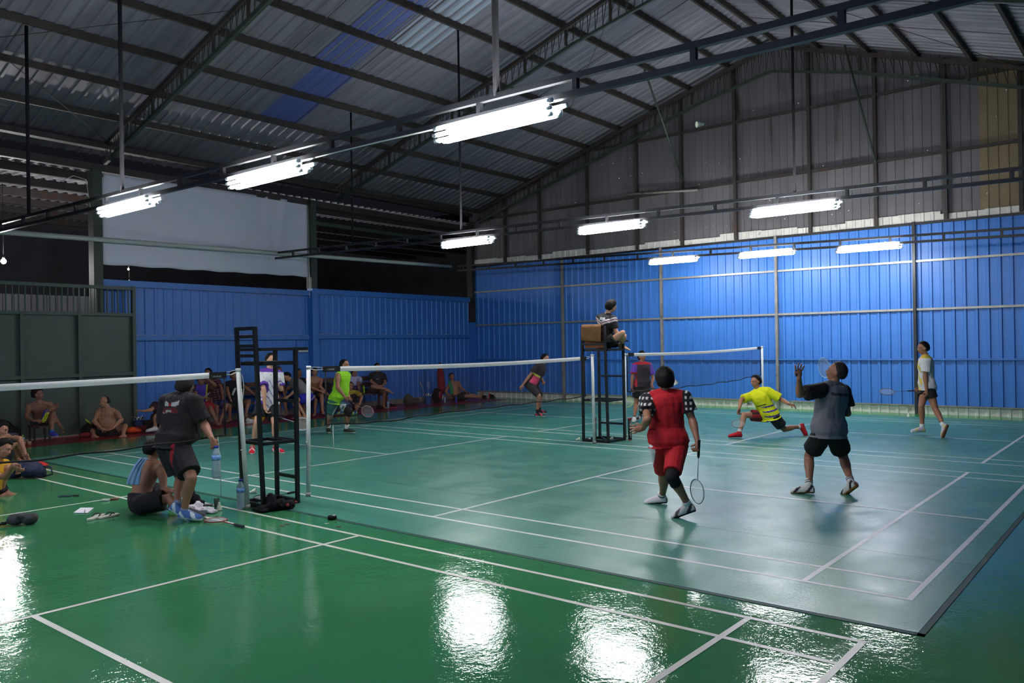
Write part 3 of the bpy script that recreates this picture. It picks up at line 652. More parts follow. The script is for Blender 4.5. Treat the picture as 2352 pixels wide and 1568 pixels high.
class Person:
    def __init__(s, crop, root, H=1.68, label='', yaw=0, syaw=None, pelvis=None, neck=None, head=None, hface=(0, 0), sk='m', fat=1.0, hair='short', hcol=(11, 10, 10),
                 vox=.011, arms=None, legs=None, spine=None, sh=.175, dn=None, ls=-1, group=None, headroll=None, name='person'):
        """root: ('g',px,py) pixel on the ground giving the depth, or ('d',depth)"""
        k = s.k = H/1.70; s.vox = vox; s.crop = crop; P = lambda q: px_(crop, q)
        if root[0] == 'g': s.D = depth(gp(root[1], root[2]))
        elif root[0] == 'y': s.D = depth(yp(*P(pelvis), root[1]))
        else: s.D = root[1]
        s.sk = sk if isinstance(sk, str) and False else skin(SKINS[sk]); syaw = yaw if syaw is None else syaw
        lv = lambda a: -np.cross(face_dir(a), ZU)*-1
        left = lambda a: RH*math.cos(math.radians(a))+FH*math.sin(math.radians(a))
        pel = atd(*P(pelvis), s.D+(root[3] if len(root) > 3 else 0)); nk = atd(*P(neck), depth(pel)+(dn or 0))
        if dn is None and np.linalg.norm(nk-pel) < .47*k: nk = solve_len(pel, P(neck), .47*k, ls)
        s.pel, s.nk = pel, nk; up = U_(nk-pel); s.up = up; s.tl = np.linalg.norm(nk-pel)
        s.hl = U_(left(yaw)-up*(left(yaw)@up)*.3); s.sl = U_(left(syaw)-up*(left(syaw)@up)); s.fr = U_(np.cross(s.sl, up))
        if s.fr @ face_dir(syaw) < 0: s.fr = -s.fr
        s.fh = U_(np.cross(s.hl, up)); s.fh = s.fh if s.fh @ face_dir(yaw) > 0 else -s.fh
        s.sp = None if spine is None else atd(*P(spine), (depth(pel)+depth(nk))/2)
        J = s.J = {}
        hw = .092*k
        J['hL'] = pel+s.hl*hw-up*.03*k; J['hR'] = pel-s.hl*hw-up*.03*k
        J['sL'] = nk+s.sl*sh*k-up*.068*k; J['sR'] = nk-s.sl*sh*k-up*.068*k
        s.fat = fat; s.arms = arms or {}; s.legs = legs or {}
        for sd in 'LR':
            if sd in s.arms:
                e, es, w_, ws = s.arms[sd][:4]
                J['e'+sd] = solve_len(J['s'+sd], P(e), .285*k, es)
                J['w'+sd] = solve_len(J['e'+sd], P(w_), .25*k, ws)
            if sd in s.legs:
                lg = s.legs[sd]; kn, ks, an, mode = lg[:4]
                if mode[0] == 'g': a = gp(*P(an), mode[1])
                elif mode[0] == 's': a = atd(*P(an), min(max(depth(gp(*P(mode[1]))), s.D-.45), s.D+.45))
                elif mode[0] == 'd': a = atd(*P(an), s.D+mode[1])
                else: a = None
                if a is None:
                    J['k'+sd] = solve_len(J['h'+sd], P(kn), .42*k, ks); J['a'+sd] = solve_len(J['k'+sd], P(an), .4*k, mode[1])
                else:
                    J['a'+sd] = a; J['k'+sd] = solve_mid(J['h'+sd], a, P(kn), .42*k, .4*k, ks)
                if J['a'+sd][2] < .03: J['a'+sd][2] = .03
        # head frame
        hc = solve_len(nk, P(head), .195*k, 0, False); s.hc = hc
        hu = U_(hc-nk); f = face_dir(*hface); f = U_(f-hu*(f@hu)*.55); hu = U_(hu-f*(hu@f)); 
        s.HX = np.cross(hu, f)*-1 if False else U_(np.cross(f, hu))*-1; s.HF = f; s.HU = hu   # HX = person's left
        s.hair = hair; s.hcol = hcol
        zmin = min([J[q][2] for q in J]+[pel[2]])
        foot = [J[q] for q in ('aL', 'aR') if q in J]; base = np.mean(foot, axis=0) if foot else pel
        s.t = thing(name, label, 'person', (base[0], base[1], 0.006 if zmin < 1 else 1.66), group)
        chk = []
        for a, b_, L_ in (('hL', 'kL', .42), ('hR', 'kR', .42), ('kL', 'aL', .4), ('kR', 'aR', .4), ('sL', 'eL', .285), ('sR', 'eR', .285), ('eL', 'wL', .25), ('eR', 'wR', .25)):
            if a in J and b_ in J:
                r = np.linalg.norm(J[a]-J[b_])/(L_*k)
                if r > 1.13 or r < .85: chk.append('%s-%s %.2f' % (a, b_, r))
        if abs(s.tl/(.52*k)-1) > .13: chk.append('torso %.2f' % (s.tl/(.52*k)))
        print('PERSON', label[:38], 'D%.1f' % s.D, chk)
    # -- torso frame
    def axis(s, t):
        p = s.pel+(s.nk-s.pel)*t
        if s.sp is not None: p = p+(s.sp-(s.pel+s.nk)/2)*(1-(2*t-1)**2 if 0 <= t <= 1 else 0)
        return p
    def lat(s, t): return U_(s.hl*(1-min(max(t, 0), 1))+s.sl*min(max(t, 0), 1))
    def rings(s, mb, secs, infl=0.0, n=18):
        V = []; K = len(secs); k = s.k
        for (t, w_, dp, off) in secs:
            c = s.axis(t); l = s.lat(t); tt = min(max(t, 0), 1)
            d = s.axis(min(t+.05, 1.1))-s.axis(max(t-.05, -.3)); d = U_(d); f = U_(np.cross(l, d)); f = f if f @ s.fr > 0 or f @ s.fh > 0 else -f
            for j in range(n):
                a = 2*math.pi*j/n; ca, sa = math.cos(a), math.sin(a)
                ca = math.copysign(abs(ca)**.85, ca); sa = math.copysign(abs(sa)**.9, sa)
                V.append(c+l*ca*(w_*k+infl)+f*(sa*(dp*k+infl)+off*k))
        F = [(i*n+j, i*n+(j+1) % n, (i+1)*n+(j+1) % n, (i+1)*n+j) for i in range(K-1) for j in range(n)]
        F += [tuple(range(n-1, -1, -1)), tuple((K-1)*n+j for j in range(n))]
        mb.add(V, F)
    def torso_secs(s, lo=-.14):
        g = s.fat; b = max(0, g-1)
        S = [(-.14, .09, .08, 0), (-.07, .150, .105, -.005), (.02, .165*g**.5, .112, -.008), (.15, .155*g, .108*g, .004+b*.06), (.3, .14*g, .10*g, .008+b*.12), (.48, .145*g**.9, .102*g**.8, .006+b*.08),
             (.66, .16, .112, .004), (.8, .168, .112, 0), (.92, .14, .09, -.005), (1.0, .075, .06, -.005)]
        return [q for q in S if q[0] >= lo]
    def limb(s, mb, A, B, r0, r1, bulge=None, n=12, infl=0.0, f=(0, 1), off=None):
        """tapered rounded limb from fraction f[0] to f[1]"""
        pts = []; rs = []; d = B-A; 
        for t in np.linspace(f[0], f[1], 7):
            r = r0+(r1-r0)*t+(bulge[1]*math.exp(-((t-bulge[0])/.22)**2) if bulge else 0)
            p = A+d*t
            if off is not None: p = p+off*math.sin(math.pi*min(max(t, 0), 1))**1.0
            pts.append(p); rs.append(r*s.k+infl)
        mb.tube(pts, rs, n)
        if infl == 0 or True:
            if f[0] <= .01: mb.ball(pts[0], rs[0], n, 7)
            if f[1] >= .99: mb.ball(pts[-1], rs[-1], n, 7)
    def body(s):
        k = s.k; J = s.J; mb = MB(); s.rings(mb, s.torso_secs())
        mb.tube([s.axis(.93), s.nk, s.nk+(s.hc-s.nk)*.35, s.hc-s.HU*.04*k], [.062*k, .056*k, .053*k, .052*k], 12)
        for sd in 'LR':
            sh = J['s'+sd]; mb.tube([s.axis(.97), (s.axis(.97)+sh)/2+s.up*.012*k, sh], [.055*k, .056*k, .052*k], 10); mb.ball(sh, .06*k, 12, 8)
            if 'e'+sd in J:
                e, w_ = J['e'+sd], J['w'+sd]; mb.tube([sh, s.axis(.72)+s.lat(.72)*(.1 if sd == 'L' else -.1)*k], [.05*k, .06*k], 10)
                g = s.fat**.5
                s.limb(mb, sh, e, .051*g, .038, (.35, .006)); s.limb(mb, e, w_, .040*g, .026, (.25, .007))
                wrd = U_(w_-e); s.hand(mb, sd, w_, wrd)
            if 'k'+sd in J:
                h, kn, a = J['h'+sd], J['k'+sd], J['a'+sd]; g = s.fat**.6
                s.limb(mb, h, kn, .092*g, .052*g**.5, (.3, .004)); 
                bk = U_(np.cross(np.cross(kn-h, a-kn), a-kn)) if np.linalg.norm(np.cross(U_(kn-h), U_(a-kn))) > .08 else -s.fh
                bend = -bk if bk @ (h-kn) < 0 and np.linalg.norm(np.cross(U_(kn-h), U_(a-kn))) > .3 else bk
                calf = U_(bend-U_(a-kn)*(bend@U_(a-kn)))
                if calf @ s.fh > 0 and np.linalg.norm(np.cross(U_(kn-h), U_(a-kn))) < .3: calf = -calf
                s.limb(mb, kn, a, .048*g**.5, .034, (.28, .013), off=calf*.012*k)
                s.foot(mb, sd, bare=True)
        s.headmesh(mb)
        V, F = remeshed(mb, s.vox, 2)
        ex = []
        for sd in 'LR':
            if 'w'+sd in J: ex += s.fingers(sd)
        ex += s.facebits()
        finish('body', V, F, [s.sk, M_EYEW, M_EYEB, M_LIP], s.t, extra=ex)
        s.hairmesh()
    def handframe(s, sd):
        a = s.arms[sd]; w_ = s.J['w'+sd]; e = s.J['e'+sd]; fa = U_(w_-e); opt = a[4] if len(a) > 4 else {}
        d = fa
        if 'to' in opt: d = U_(atd(*px_(s.crop, opt['to']), depth(w_)+opt.get('dd', 0))-w_)
        palm = opt.get('palm'); n = s.fr*.4-s.lat(1)*(1 if sd == 'L' else -1) if palm is None else (RH*palm[0]+ZU*palm[1]-FH*palm[2])
        n = U_(n-d*(n@d)); sidev = np.cross(d, n)
        if sd == 'L': sidev = -sidev
        return w_, d, n, sidev, opt
    def hand(s, mb, sd, w_, wrd):
        w_, d, n, sv, opt = s.handframe(sd); k = s.k
        c = w_+d*.045*k; ax = np.array([sv, n, d]); mb.ball(c, (.040*k, .017*k, .056*k), 12, 8, ax=ax); mb.tube([w_-d*.02, w_+d*.03*k], [.026*k, .026*k], 10)
    def fingers(s, sd):
        w_, d, n, sv, opt = s.handframe(sd); k = s.k; out = []; curl = opt.get('curl', 25); spread = opt.get('spread', 1.0)
        for (o, L_, an) in HAND_FINGERS:
            b0 = w_+d*.07*k+sv*o*k*.95; dr = U_(d+sv*math.tan(math.radians(an*spread))); pts = [b0]; ang = 0
            for q, fr_ in enumerate((.45, .32, .25)):
                ang += math.radians(curl*(.7 if q == 0 else 1.1)); pts.append(pts[-1]+(dr*math.cos(ang)+n*math.sin(ang))*L_*k*fr_*1.15)
            m = MB().tube(pts, [.0098*k, .0092*k, .0085*k, .0068*k], 8); out.append((np.concatenate(m.v), m.f, 0))
        tb = w_+d*.022*k+sv*.028*k; td = U_(sv*.75+d*.75+n*(.35+curl*.008))
        m = MB().tube([tb, tb+td*.034*k, tb+td*.034*k+U_(td+d*.5+n*curl*.012)*.03*k], [.0125*k, .0105*k, .0075*k], 8); out.append((np.concatenate(m.v), m.f, 0))
        return out
    def footframe(s, sd):
        lg = s.legs[sd]; a = s.J['a'+sd]; opt = lg[4] if len(lg) > 4 else {}
        yaw = opt.get('yaw', 0); pit = opt.get('pitch', 0); d = face_dir(yaw, pit); 
        up = U_(ZU-d*(ZU@d)) if abs(d[2]) < .9 else U_(s.J['k'+sd]-a-d*((s.J['k'+sd]-a)@d))
        if opt.get('roll'): up = U_(up*math.cos(opt['roll'])+np.cross(d, up)*math.sin(opt['roll']))
        return a, d, up, np.cross(d, up), opt
    def foot(s, mb, sd, bare=False, infl=0.0):
        a, d, up, sv, opt = s.footframe(sd); k = s.k; hz_ = .07*k
        P = lambda x, z: a+d*x*k+up*(z*k-hz_)
        secs = [(-.055, .030, .032, .028), (-.02, .045, .036, .044), (.04, .042, .037, .042), (.09, .03, .041, .03), (.135, .022, .043, .022), (.175, .016, .036, .015), (.195, .012, .02, .01)]
        V = []; n = 12
        if infl: secs = [(-.05, .034, .034, .034), (-.02, .046, .038, .046), (.04, .044, .039, .044), (.09, .036, .043, .036), (.13, .030, .045, .030), (.165, .026, .041, .026), (.192, .021, .03, .021), (.206, .018, .016, .014)]
        for x, zc, w_, h_ in secs:
            for j in range(n):
                an = 2*math.pi*j/n; z = zc+math.sin(an)*(h_+infl); z = max(z, .0-infl*.5)
                V.append(P(x*(1.0 if infl else 1), z)+sv*math.cos(an)*(w_*k+infl))
        K = len(secs); F = [(i*n+j, i*n+(j+1) % n, (i+1)*n+(j+1) % n, (i+1)*n+j) for i in range(K-1) for j in range(n)]
        F += [tuple(range(n-1, -1, -1)), tuple((K-1)*n+j for j in range(n))]
        mb.add(V, F)
        if bare:
            for q, o in enumerate((-.03, -.015, 0, .014, .029)): mb.ball(P(.192-.006*abs(q-3), .012)+sv*o*k*(1 if sd == 'R' else -1), .011*k, 8, 5)
    # -- head
    def HP(s, x, y, z): k = s.k; return s.hc+s.HX*x*k+s.HF*y*k+s.HU*z*k
    def headmesh(s, mb):
        k = s.k; ax = np.array([s.HX, s.HF, s.HU]); b = lambda c, r: mb.ball(s.HP(*c), tuple(q*k for q in r), 16, 12, ax=ax)
        b((0, -.012, .03), (.074, .094, .084)); b((0, .022, -.03), (.06, .068, .075)); b((0, .045, -.075), (.036, .036, .028)); b((0, .055, .02), (.055, .035, .045))
        mb.tube([s.HP(0, .085, .008), s.HP(0, .104, -.022), s.HP(0, .09, -.03)], [.009*k, .0155*k, .012*k], 8)
        for x in (-1, 1):
            b((x*.077, -.005, -.012), (.008, .018, .03)); b((x*.034, .062, -.028), (.024, .022, .02)); b((x*.03, .077, .022), (.022, .012, .008))
        b((0, .085, -.05), (.022, .011, .006)); b((0, .082, -.06), (.02, .011, .006))
    def facebits(s):
        k = s.k; ax = np.array([s.HX, s.HF, s.HU]); out = []
        def e(c, r, mi):
            m = MB().ball(s.HP(*c), tuple(q*k for q in r), 10, 7, ax=ax); out.append((np.concatenate(m.v), m.f, mi))
        for x in (-1, 1):
            e((x*.031, .084, .004), (.0125, .007, .006), 1); e((x*.031, .0895, .004), (.0055, .0035, .0055), 2)
            e((x*.032, .091, .024), (.019, .005, .0045), 2); e((x*.031, .087, .0105), (.014, .006, .0025), 2)
        e((0, .094, -.054), (.021, .0045, .0055), 3); e((0, .0965, -.0535), (.019, .003, .0015), 2)
        return out
    def hairmesh(s):
        if s.hair == 'bald': return
        k = s.k; ax = np.array([s.HX, s.HF, s.HU]); n, m = 36, 26
        H = {'short': (.010, .03, -.075), 'thick': (.019, .022, -.09), 'crop': (.005, .032, -.075), 'back': (.004, -.03, -.05), 'curly': (.026, .03, -.07)}[s.hair]
        mb = MB(); mb.ball((0, 0, 0), (1, 1, 1), n, m); V = np.concatenate(mb.v); R_ = np.array([.080, .099, .106]); out = []
        for v in V:
            th, lo = H[0], H[2]; p = v*R_+np.array([0, -.014, .012])
            # hairline: high over the forehead, down to ears, lower at the nape
            y = v[1]; line = H[1]+.045 if y > .55 else (H[1]+.045)+(lo-H[1]-.045)*min(1, (.55-y)/.75)
            if y <= .55 and y > .1 and abs(v[0]) > .5: line = max(line, -.005)
            if s.hair == 'back' and y > -.25: line = .2
            a = 1/(1+math.exp(-(p[2]-line)/.006)); nz = noise.noise(Vector((v[0]*5, v[1]*5, v[2]*5+s.D)))*.6+noise.noise(Vector((v[0]*14, v[1]*14, v[2]*9)))*.4
            r = (th*(1+.8*nz)*a*min(1, max(.12, (p[2]-line)/.035))*(1+.35*max(0, v[2])))-(1-a)*.03; out.append(p+v*r)
        V = s.hc+(np.array(out)*k) @ ax; finish('hair', V, mb.f, [hairm(s.hcol)], s.t)
    # -- clothes
    def clothes_axes(s, V):
        up = s.up; t = ((V-s.pel)@up)/s.tl; u = ((V-s.pel)@s.sl); f = ((V-s.pel)@s.fr); return t, u, f
    def cloth(s, name, mb, col, wr=.006, vox=None, rule=None, seed=1, rough=None, parent=None):
        V, F = remeshed(mb, vox or s.vox, 2)
        if wr:
            c = V.mean(0); nz = vnoise(V, 9, seed)+.6*vnoise(V*np.array([1, 1, .5]), 22, seed+5)
            t, u, f = s.clothes_axes(V); ax = s.pel+np.outer(t*s.tl, s.up); d = V-ax; d /= np.linalg.norm(d, axis=1)[:, None]+1e-6
            V = V+d*(nz*wr)[:, None]
        C = np.tile(np.array(lin(col)), (len(V), 1))
        if rule: C = rule(s, V, C)
        return finish(name, V, F, [M_CLOTH], s.t, cols=C)
    def sleevemask(s, V, infl=.02):
        t, u, f = s.clothes_axes(V); q = np.sqrt((u/(.175*s.k+infl))**2+(f/(.115*s.k+infl))**2); q = np.where(t > .86, q*(1+(t-.86)*2.0), q); m = np.zeros(len(V), bool)
        for sd in 'LR':
            if 'e'+sd in s.J:
                A, B = s.J['s'+sd], s.J['e'+sd]; m |= (grad_seg(V, A+(B-A)*.08, B)/(.066*s.k+infl) < q*.97)
        return m
    def shirt(s, col, hem=-.18, sleeve=.62, infl=.016, flare=.012, rule=None, wr=.007, name='shirt', collar=True):
        mb = MB(); S = [q for q in s.torso_secs(-1)]; S = [(hem, .178*s.fat**.5+flare, .118*s.fat**.5+flare, 0)]+[(max(t, hem+.02+.001*i), w_+.004, d_+.004, o) for i, (t, w_, d_, o) in enumerate((t, w_+(.016 if t < .2 else 0), d_+(.012 if t < .2 else 0), o) for t, w_, d_, o in S) if t > hem+.02]
        S = [q for q in S if q[0] <= .93]+[(.985, .085, .07, -.004)]
        if S[1][0] < .05 and S[1][1] < .15: S = [S[0]]+S[2:]
        s.rings(mb, S, infl)
        k = s.k
        for sd in 'LR':
            sh = s.J['s'+sd]; mb.tube([s.axis(.965), (s.axis(.95)+sh)/2+s.up*.012*k, sh], [.062*k+infl*.6, .058*k+infl*.7, .056*k+infl], 12)
            if sleeve > 0:
                mb.ball(sh, .061*k+infl, 12, 8)
                if 'e'+sd in s.J:
                    s.limb(mb, sh, s.J['e'+sd], .058, .068, infl=infl, f=(0, sleeve)); mb.tube([sh, s.axis(.7)+s.lat(.72)*(.11 if sd == 'L' else -.11)*k], [.056*k+infl, .07*k], 10)
        return s.cloth(name, mb, col, wr, rule=rule, seed=s.D)
    def shorts(s, col, f=.72, infl=.018, flare=.03, rule=None, waist=.06, name='shorts', wr=.006):
        mb = MB(); S = [(-.12, .14, .11, 0), (-.05, .158, .115, -.004), (.03, .166*s.fat**.5, .116, -.006), (waist, .158*s.fat**.7, .112*s.fat**.7, 0)]; s.rings(mb, S, infl*.7)
        for sd in 'LR':
            if 'k'+sd in s.J: s.limb(mb, s.J['h'+sd], s.J['k'+sd], .094*s.fat**.5, .07+flare, infl=infl, f=(0, f))
        return s.cloth(name, mb, col, wr, rule=rule, seed=s.D+3)
    def band(s, name, col, A, B, f, r, n=14, label=None):
        """sock / knee brace / wristband around the limb A->B between fractions f"""
        mb = MB(); A, B = s.J[A], s.J[B]; pts = [A+(B-A)*t for t in np.linspace(f[0], f[1], 5)]; mb.tube(pts, [q*s.k for q in np.interp(np.linspace(0, 1, 5), np.linspace(0, 1, len(r)), r)], n)
        o = mb.build(name, mat('%s_%d_%d_%d' % ((name,)+tuple(col)), col, rough=.85), s.t)
        if label: o['label'] = label
        return o
    def brace(s, sd, col=(16, 16, 18), r=.064):
        h, kn, a = s.J['h'+sd], s.J['k'+sd], s.J['a'+sd]
        mb = MB().tube([kn+U_(h-kn)*.09*s.k, kn+U_(h-kn)*.03*s.k, kn+U_(a-kn)*.03*s.k, kn+U_(a-kn)*.1*s.k], [(r+.004)*s.k, r*s.k, r*s.k, (r-.004)*s.k], 14).ball(kn, (r+.004)*s.k, 14, 9)
        mb.build('knee_brace', mat('brace_%d_%d_%d' % tuple(col), col, rough=.9), s.t)
    def shoe(s, sd, col, sole=(225, 222, 215), sock=None, sockh=.2, accent=None, stripes=False):
        a, d, up, sv, opt = s.footframe(sd); k = s.k; mb = MB(); s.foot(mb, sd, infl=.0095)
        mb.tube([a-up*.03*k, a+up*.02*k+U_(s.J['k'+sd]-a)*.015], [.046*k, .041*k], 12)
        V, F = remeshed(mb, .009, 1)
        C = np.tile(np.array(lin(col)), (len(V), 1)); x = (V-a)@d/k; z = (V-a)@up/k+.07; y = (V-a)@sv/k
        if accent is not None:
            mk = (np.sin(x*46+z*40) > .55) & (np.abs(y) > .018) | ((x > .05) & (x < .12) & (np.abs(y) < .014) & (z > .03) & (np.sin(x*260) > 0)); C[mk] = lin(accent)
        C[z < .017] = lin(sole); o = finish('shoe', V, F, [M_CLOTH], s.t, cols=C)
        if sock:
            A = a; B = s.J['k'+sd]; f1 = sockh
            m2 = MB().tube([A-up*.02*k]+[A+(B-A)*t for t in np.linspace(.0, f1, 6)], [.037*k]+list(np.linspace(.0385, .043, 6)*k), 14)
            so_ = m2.build('sock', mat('sock_%d_%d_%d' % tuple(sock), sock, rough=.9), s.t)
            if stripes:
                for q in (.45, .7): MB().tube([A+(B-A)*(f1*q), A+(B-A)*(f1*q+.022)], [.0425*k, .0428*k], 14).build('sock_stripe', M_NBLK, so_)
def s_hd(hf): return 0
def racket(crop, grip, tip, dg, dt, label, frame=(40, 40, 44), gripc=(20, 20, 20), nrm=None, name='badminton_racket', hw=.108, L_=.67):
    """grip = pixel of the butt end at depth dg, tip = head end pixel at depth dt"""
    A = atd(*px_(crop, grip), dg) if dg is not None else grip; B = atd(*px_(crop, tip), dt) if dt is not None else tip
    return racket3(A, A+U_(B-A)*L_, label, frame, gripc, nrm, name, hw)
def racket3(A, B, label, frame=(40, 40, 44), gripc=(20, 20, 20), nrm=None, name='badminton_racket', hw=.108, nstr=20):
    A = np.array(A, float); B = np.array(B, float); d = U_(B-A); L_ = np.linalg.norm(B-A); n = np.array(nrm if nrm is not None else -CF, float); n = U_(n-d*(n@d)); sv = np.cross(d, n)
    t = thing(name, label, 'racket', A); mf = mat('racket_%d_%d_%d' % tuple(frame), frame, rough=.3)
    MB().tube([A, A+d*.01, A+d*.17, A+d*.19], [.016, .0145, .0135, .007], 10).build('grip', mat('grip_%d_%d_%d' % tuple(gripc), gripc, rough=.8), t)
    c = B-d*.125; MB().tube([A+d*.18, c-d*.12], .0042, 8).build('shaft', mf, t)
    pts = [c+d*.125*math.cos(q)*-1+sv*hw*math.sin(q) for q in np.linspace(0, 2*math.pi, 37)]
    MB().tube(pts, .0062, 7, caps=False).build('head_frame', mf, t)
    b = MB()
    for i in range(1, nstr):
        u = -1+2*i/nstr; w_ = math.sqrt(1-u*u)
        b.tube([c+sv*hw*u-d*.122*w_, c+sv*hw*u+d*.122*w_], .0007, 3, caps=False); b.tube([c+d*.122*u-sv*hw*w_+n*.001, c+d*.122*u+sv*hw*w_+n*.001], .0007, 3, caps=False)
    b.build('strings', mat('string', (200, 205, 205), rough=.4), t); return t
# ================================================================ the players and spectators
def stripes_rule(fn): return fn
# --- red player, near right court, seen from behind
def red_rule(s, V, C):
    t, u, f = s.clothes_axes(V); sl = s.sleevemask(V)
    C[sl] = lin((24, 20, 26)); w_ = sl & (np.sin(V[:, 2]*110) > .2) & (np.sin(u*130+f*60) > .1); C[w_] = lin((210, 205, 205)); return C
p = Person('C8', ('g', 1560, 1183), 1.70, 'person walking away in red shirt and red shorts, racket held down at right', yaw=-172, syaw=178, pelvis=(452, 765), neck=(420, 318), head=(415, 205), hface=(-172, 0), sk='m', fat=1.12, hair='thick', vox=.010, sh=.195,
           arms={'L': ((262, 560), -1, (225, 640), 1, {'to': (180, 645), 'curl': 30}), 'R': ((668, 570), 0, (716, 765), -1, {'to': (708, 850), 'curl': 75, 'palm': (-1, 0, .3)})},
           legs={'R': ((482, 1075), -1, (632, 1338), ('g', .13), {'yaw': -105, 'pitch': -22}), 'L': ((405, 1050), 1, (392, 1255), ('g', .085), {'yaw': -112, 'pitch': -8})})
p.body(); p.shirt((176, 18, 30), hem=-.1, sleeve=.62, infl=.02, rule=red_rule); 
def redsh(s, V, C):
    d = grad_seg(V, s.J['hL'], s.J['kL']); t, u, f = s.clothes_axes(V); C[(u > .155*s.k)] = lin((215, 205, 205)); return C
p.shorts((172, 18, 30), f=.86, flare=.0, rule=redsh); p.brace('R'); p.shoe('R', (205, 200, 198), sole=(24, 22, 24), sock=(215, 215, 212), sockh=.16, accent=(60, 58, 60)); p.shoe('L', (205, 200, 198), sole=(24, 22, 24), sock=(215, 215, 212), sockh=.16, stripes=True)
q = p.J['wR']+U_(p.J['wR']-p.J['eR'])*.05; hd = atd(*px_('C8', (712, 1150)), depth(q)+.08)
racket3(q+U_(q-hd)*.07, q+U_(hd-q)*.60, 'badminton racket with black grip held down by the player in red', (150, 165, 170), (18, 18, 18), nrm=RH*.85+FH*.4)
# --- grey shirt player
def grey_rule(s, V, C):
    t, u, f = s.clothes_axes(V); C[s.sleevemask(V, .026)] = lin((22, 22, 25)); m = (t > .78) & (t < .84) & (f < 0) & (np.abs(u) < .15); C[m] = lin((52, 50, 54)); return C
p = Person('D1', ('g', 1862, 1139), 1.74, 'person in grey shirt with black sleeves and black shorts, one hand raised high', yaw=-158, syaw=-150, pelvis=(1150, 745), neck=(1195, 275), head=(1225, 150), hface=(-112, 18), sk='m', fat=1.1, hair='crop', hcol=(46, 42, 42), vox=.010, sh=.185,
           arms={'L': ((858, 372), 0, (850, 205), -1, {'to': (850, 110), 'curl': 12, 'spread': 1.7, 'palm': (.2, 0, 1)}), 'R': ((1335, 560), 0, (1240, 470), 1, {'to': (1200, 400), 'curl': 70})},
           legs={'L': ((948, 990), -1, (952, 1295), ('g', .09), {'yaw': -118, 'pitch': -5}), 'R': ((1295, 1000), 1, (1372, 1262), ('g', .14), {'yaw': -150, 'pitch': -38})})
p.body(); p.shirt((112, 112, 118), hem=-.12, sleeve=.72, infl=.026, flare=.02, rule=grey_rule, wr=.011); p.shorts((14, 14, 17), f=.66, flare=.036, infl=.010)
for sd in 'LR': p.shoe(sd, (205, 203, 198), sole=(170, 112, 48), sock=(212, 210, 206), sockh=.24, accent=(30, 30, 34), stripes=True)
g_ = p.J['wR']+np.array([0, 0, .03]); hd = atd(*px_('D1', (1085, 60)), depth(g_)+.25)
racket3(g_-U_(hd-g_)*.08, g_+U_(hd-g_)*.58, 'badminton racket with pale blue head held up before the grey shirt player', (150, 190, 225), (30, 30, 30), nrm=RH*.93+FH*.2)
# --- yellow lunging player
def yel_rule(s, V, C):
    t, u, f = s.clothes_axes(V); m = (t < .42) & (np.sin(t*34+u*16) > .55) & (u > -.02); C[m] = lin((50, 30, 120)); m = (t > .45) & (t < .5) & (np.abs(u) < .1); C[m] = lin((60, 55, 40)); return C
p = Person('D1', ('g', 1735, 1004), 1.68, 'person in bright yellow shirt lunging low to the left in red shoes', yaw=-62, syaw=-40, pelvis=(552, 580), neck=(440, 330), head=(418, 245), hface=(-68, -5), sk='m', hair='short', vox=.011, dn=.0,
           arms={'R': ((272, 425), -1, (252, 520), -1, {'to': (240, 570), 'curl': 70}), 'L': ((685, 430), 0, (752, 468), -1, {'to': (795, 480), 'curl': 20})},
           legs={'R': ((300, 575), -1, (250, 760), ('s', (225, 812)), {'yaw': -82}), 'L': ((705, 722), -1, (868, 695), ('d', .12), {'yaw': 70, 'pitch': -72})})
p.body(); p.shirt((214, 214, 16), hem=-.14, sleeve=.8, infl=.022, flare=.02, rule=yel_rule, wr=.012)
def ysh(s, V, C):
    d = grad_seg(V, s.J['hR'], s.J['kR']); d2 = grad_seg(V, s.J['hL'], s.J['kL']); C[(d < d2)] = lin((130, 24, 34)); z = V[:, 2]; C[(d < d2) & (np.sin(z*60) > .6)] = lin((28, 24, 30)); return C
p.shorts((24, 22, 30), f=.68, flare=.02, rule=ysh)
for sd in 'LR': p.shoe(sd, (176, 20, 34), sole=(120, 14, 24), sock=(200, 200, 198), sockh=.18)
g_ = p.J['wR']; hd = g_+U_(-CF*.9-RH*.3-ZU*.5)
racket3(g_+U_(g_-hd)*.05, g_+U_(hd-g_)*.6, 'badminton racket reaching forward from the lunging yellow player', (120, 110, 100), (30, 30, 30), nrm=ZU)
# --- white shirt player far right
def wh_rule(s, V, C):
    t, u, f = s.clothes_axes(V); m = (f > .09) & (np.sin(V[:, 2]*30+u*30) > .1) & ~s.sleevemask(V); C[m] = lin((205, 180, 70)); C[t > .955] = lin((200, 175, 60)); return C
p = Person('D2', ('g', 2113, 999), 1.70, 'person in white shirt and black shorts strolling left by the back wall', yaw=-100, syaw=-112, pelvis=(660, 775), neck=(640, 352), head=(603, 238), hface=(-92, 2), sk='m', hair='short', vox=.011,
           arms={'L': ((632, 625), 0, (652, 825), -1, {'to': (665, 910), 'curl': 35}), 'R': ((650, 640), 1, (560, 805), -1, {'to': (510, 825), 'curl': 75})},
           legs={'R': ((578, 1045), 0, (592, 1345), ('s', (600, 1448)), {'yaw': -88}), 'L': ((775, 1080), -1, (893, 1322), ('s', (925, 1488)), {'yaw': -88, 'pitch': -66})})
p.body(); p.shirt((200, 198, 200), hem=-.1, sleeve=.72, infl=.02, flare=.012, rule=wh_rule, wr=.01); p.shorts((15, 15, 18), f=.46, flare=.03, infl=.012)
for sd in 'LR': p.shoe(sd, (176, 176, 192), sole=(212, 206, 196) if sd == 'R' else (128, 78, 50), sock=(215, 215, 214), sockh=.2, accent=(190, 180, 120))
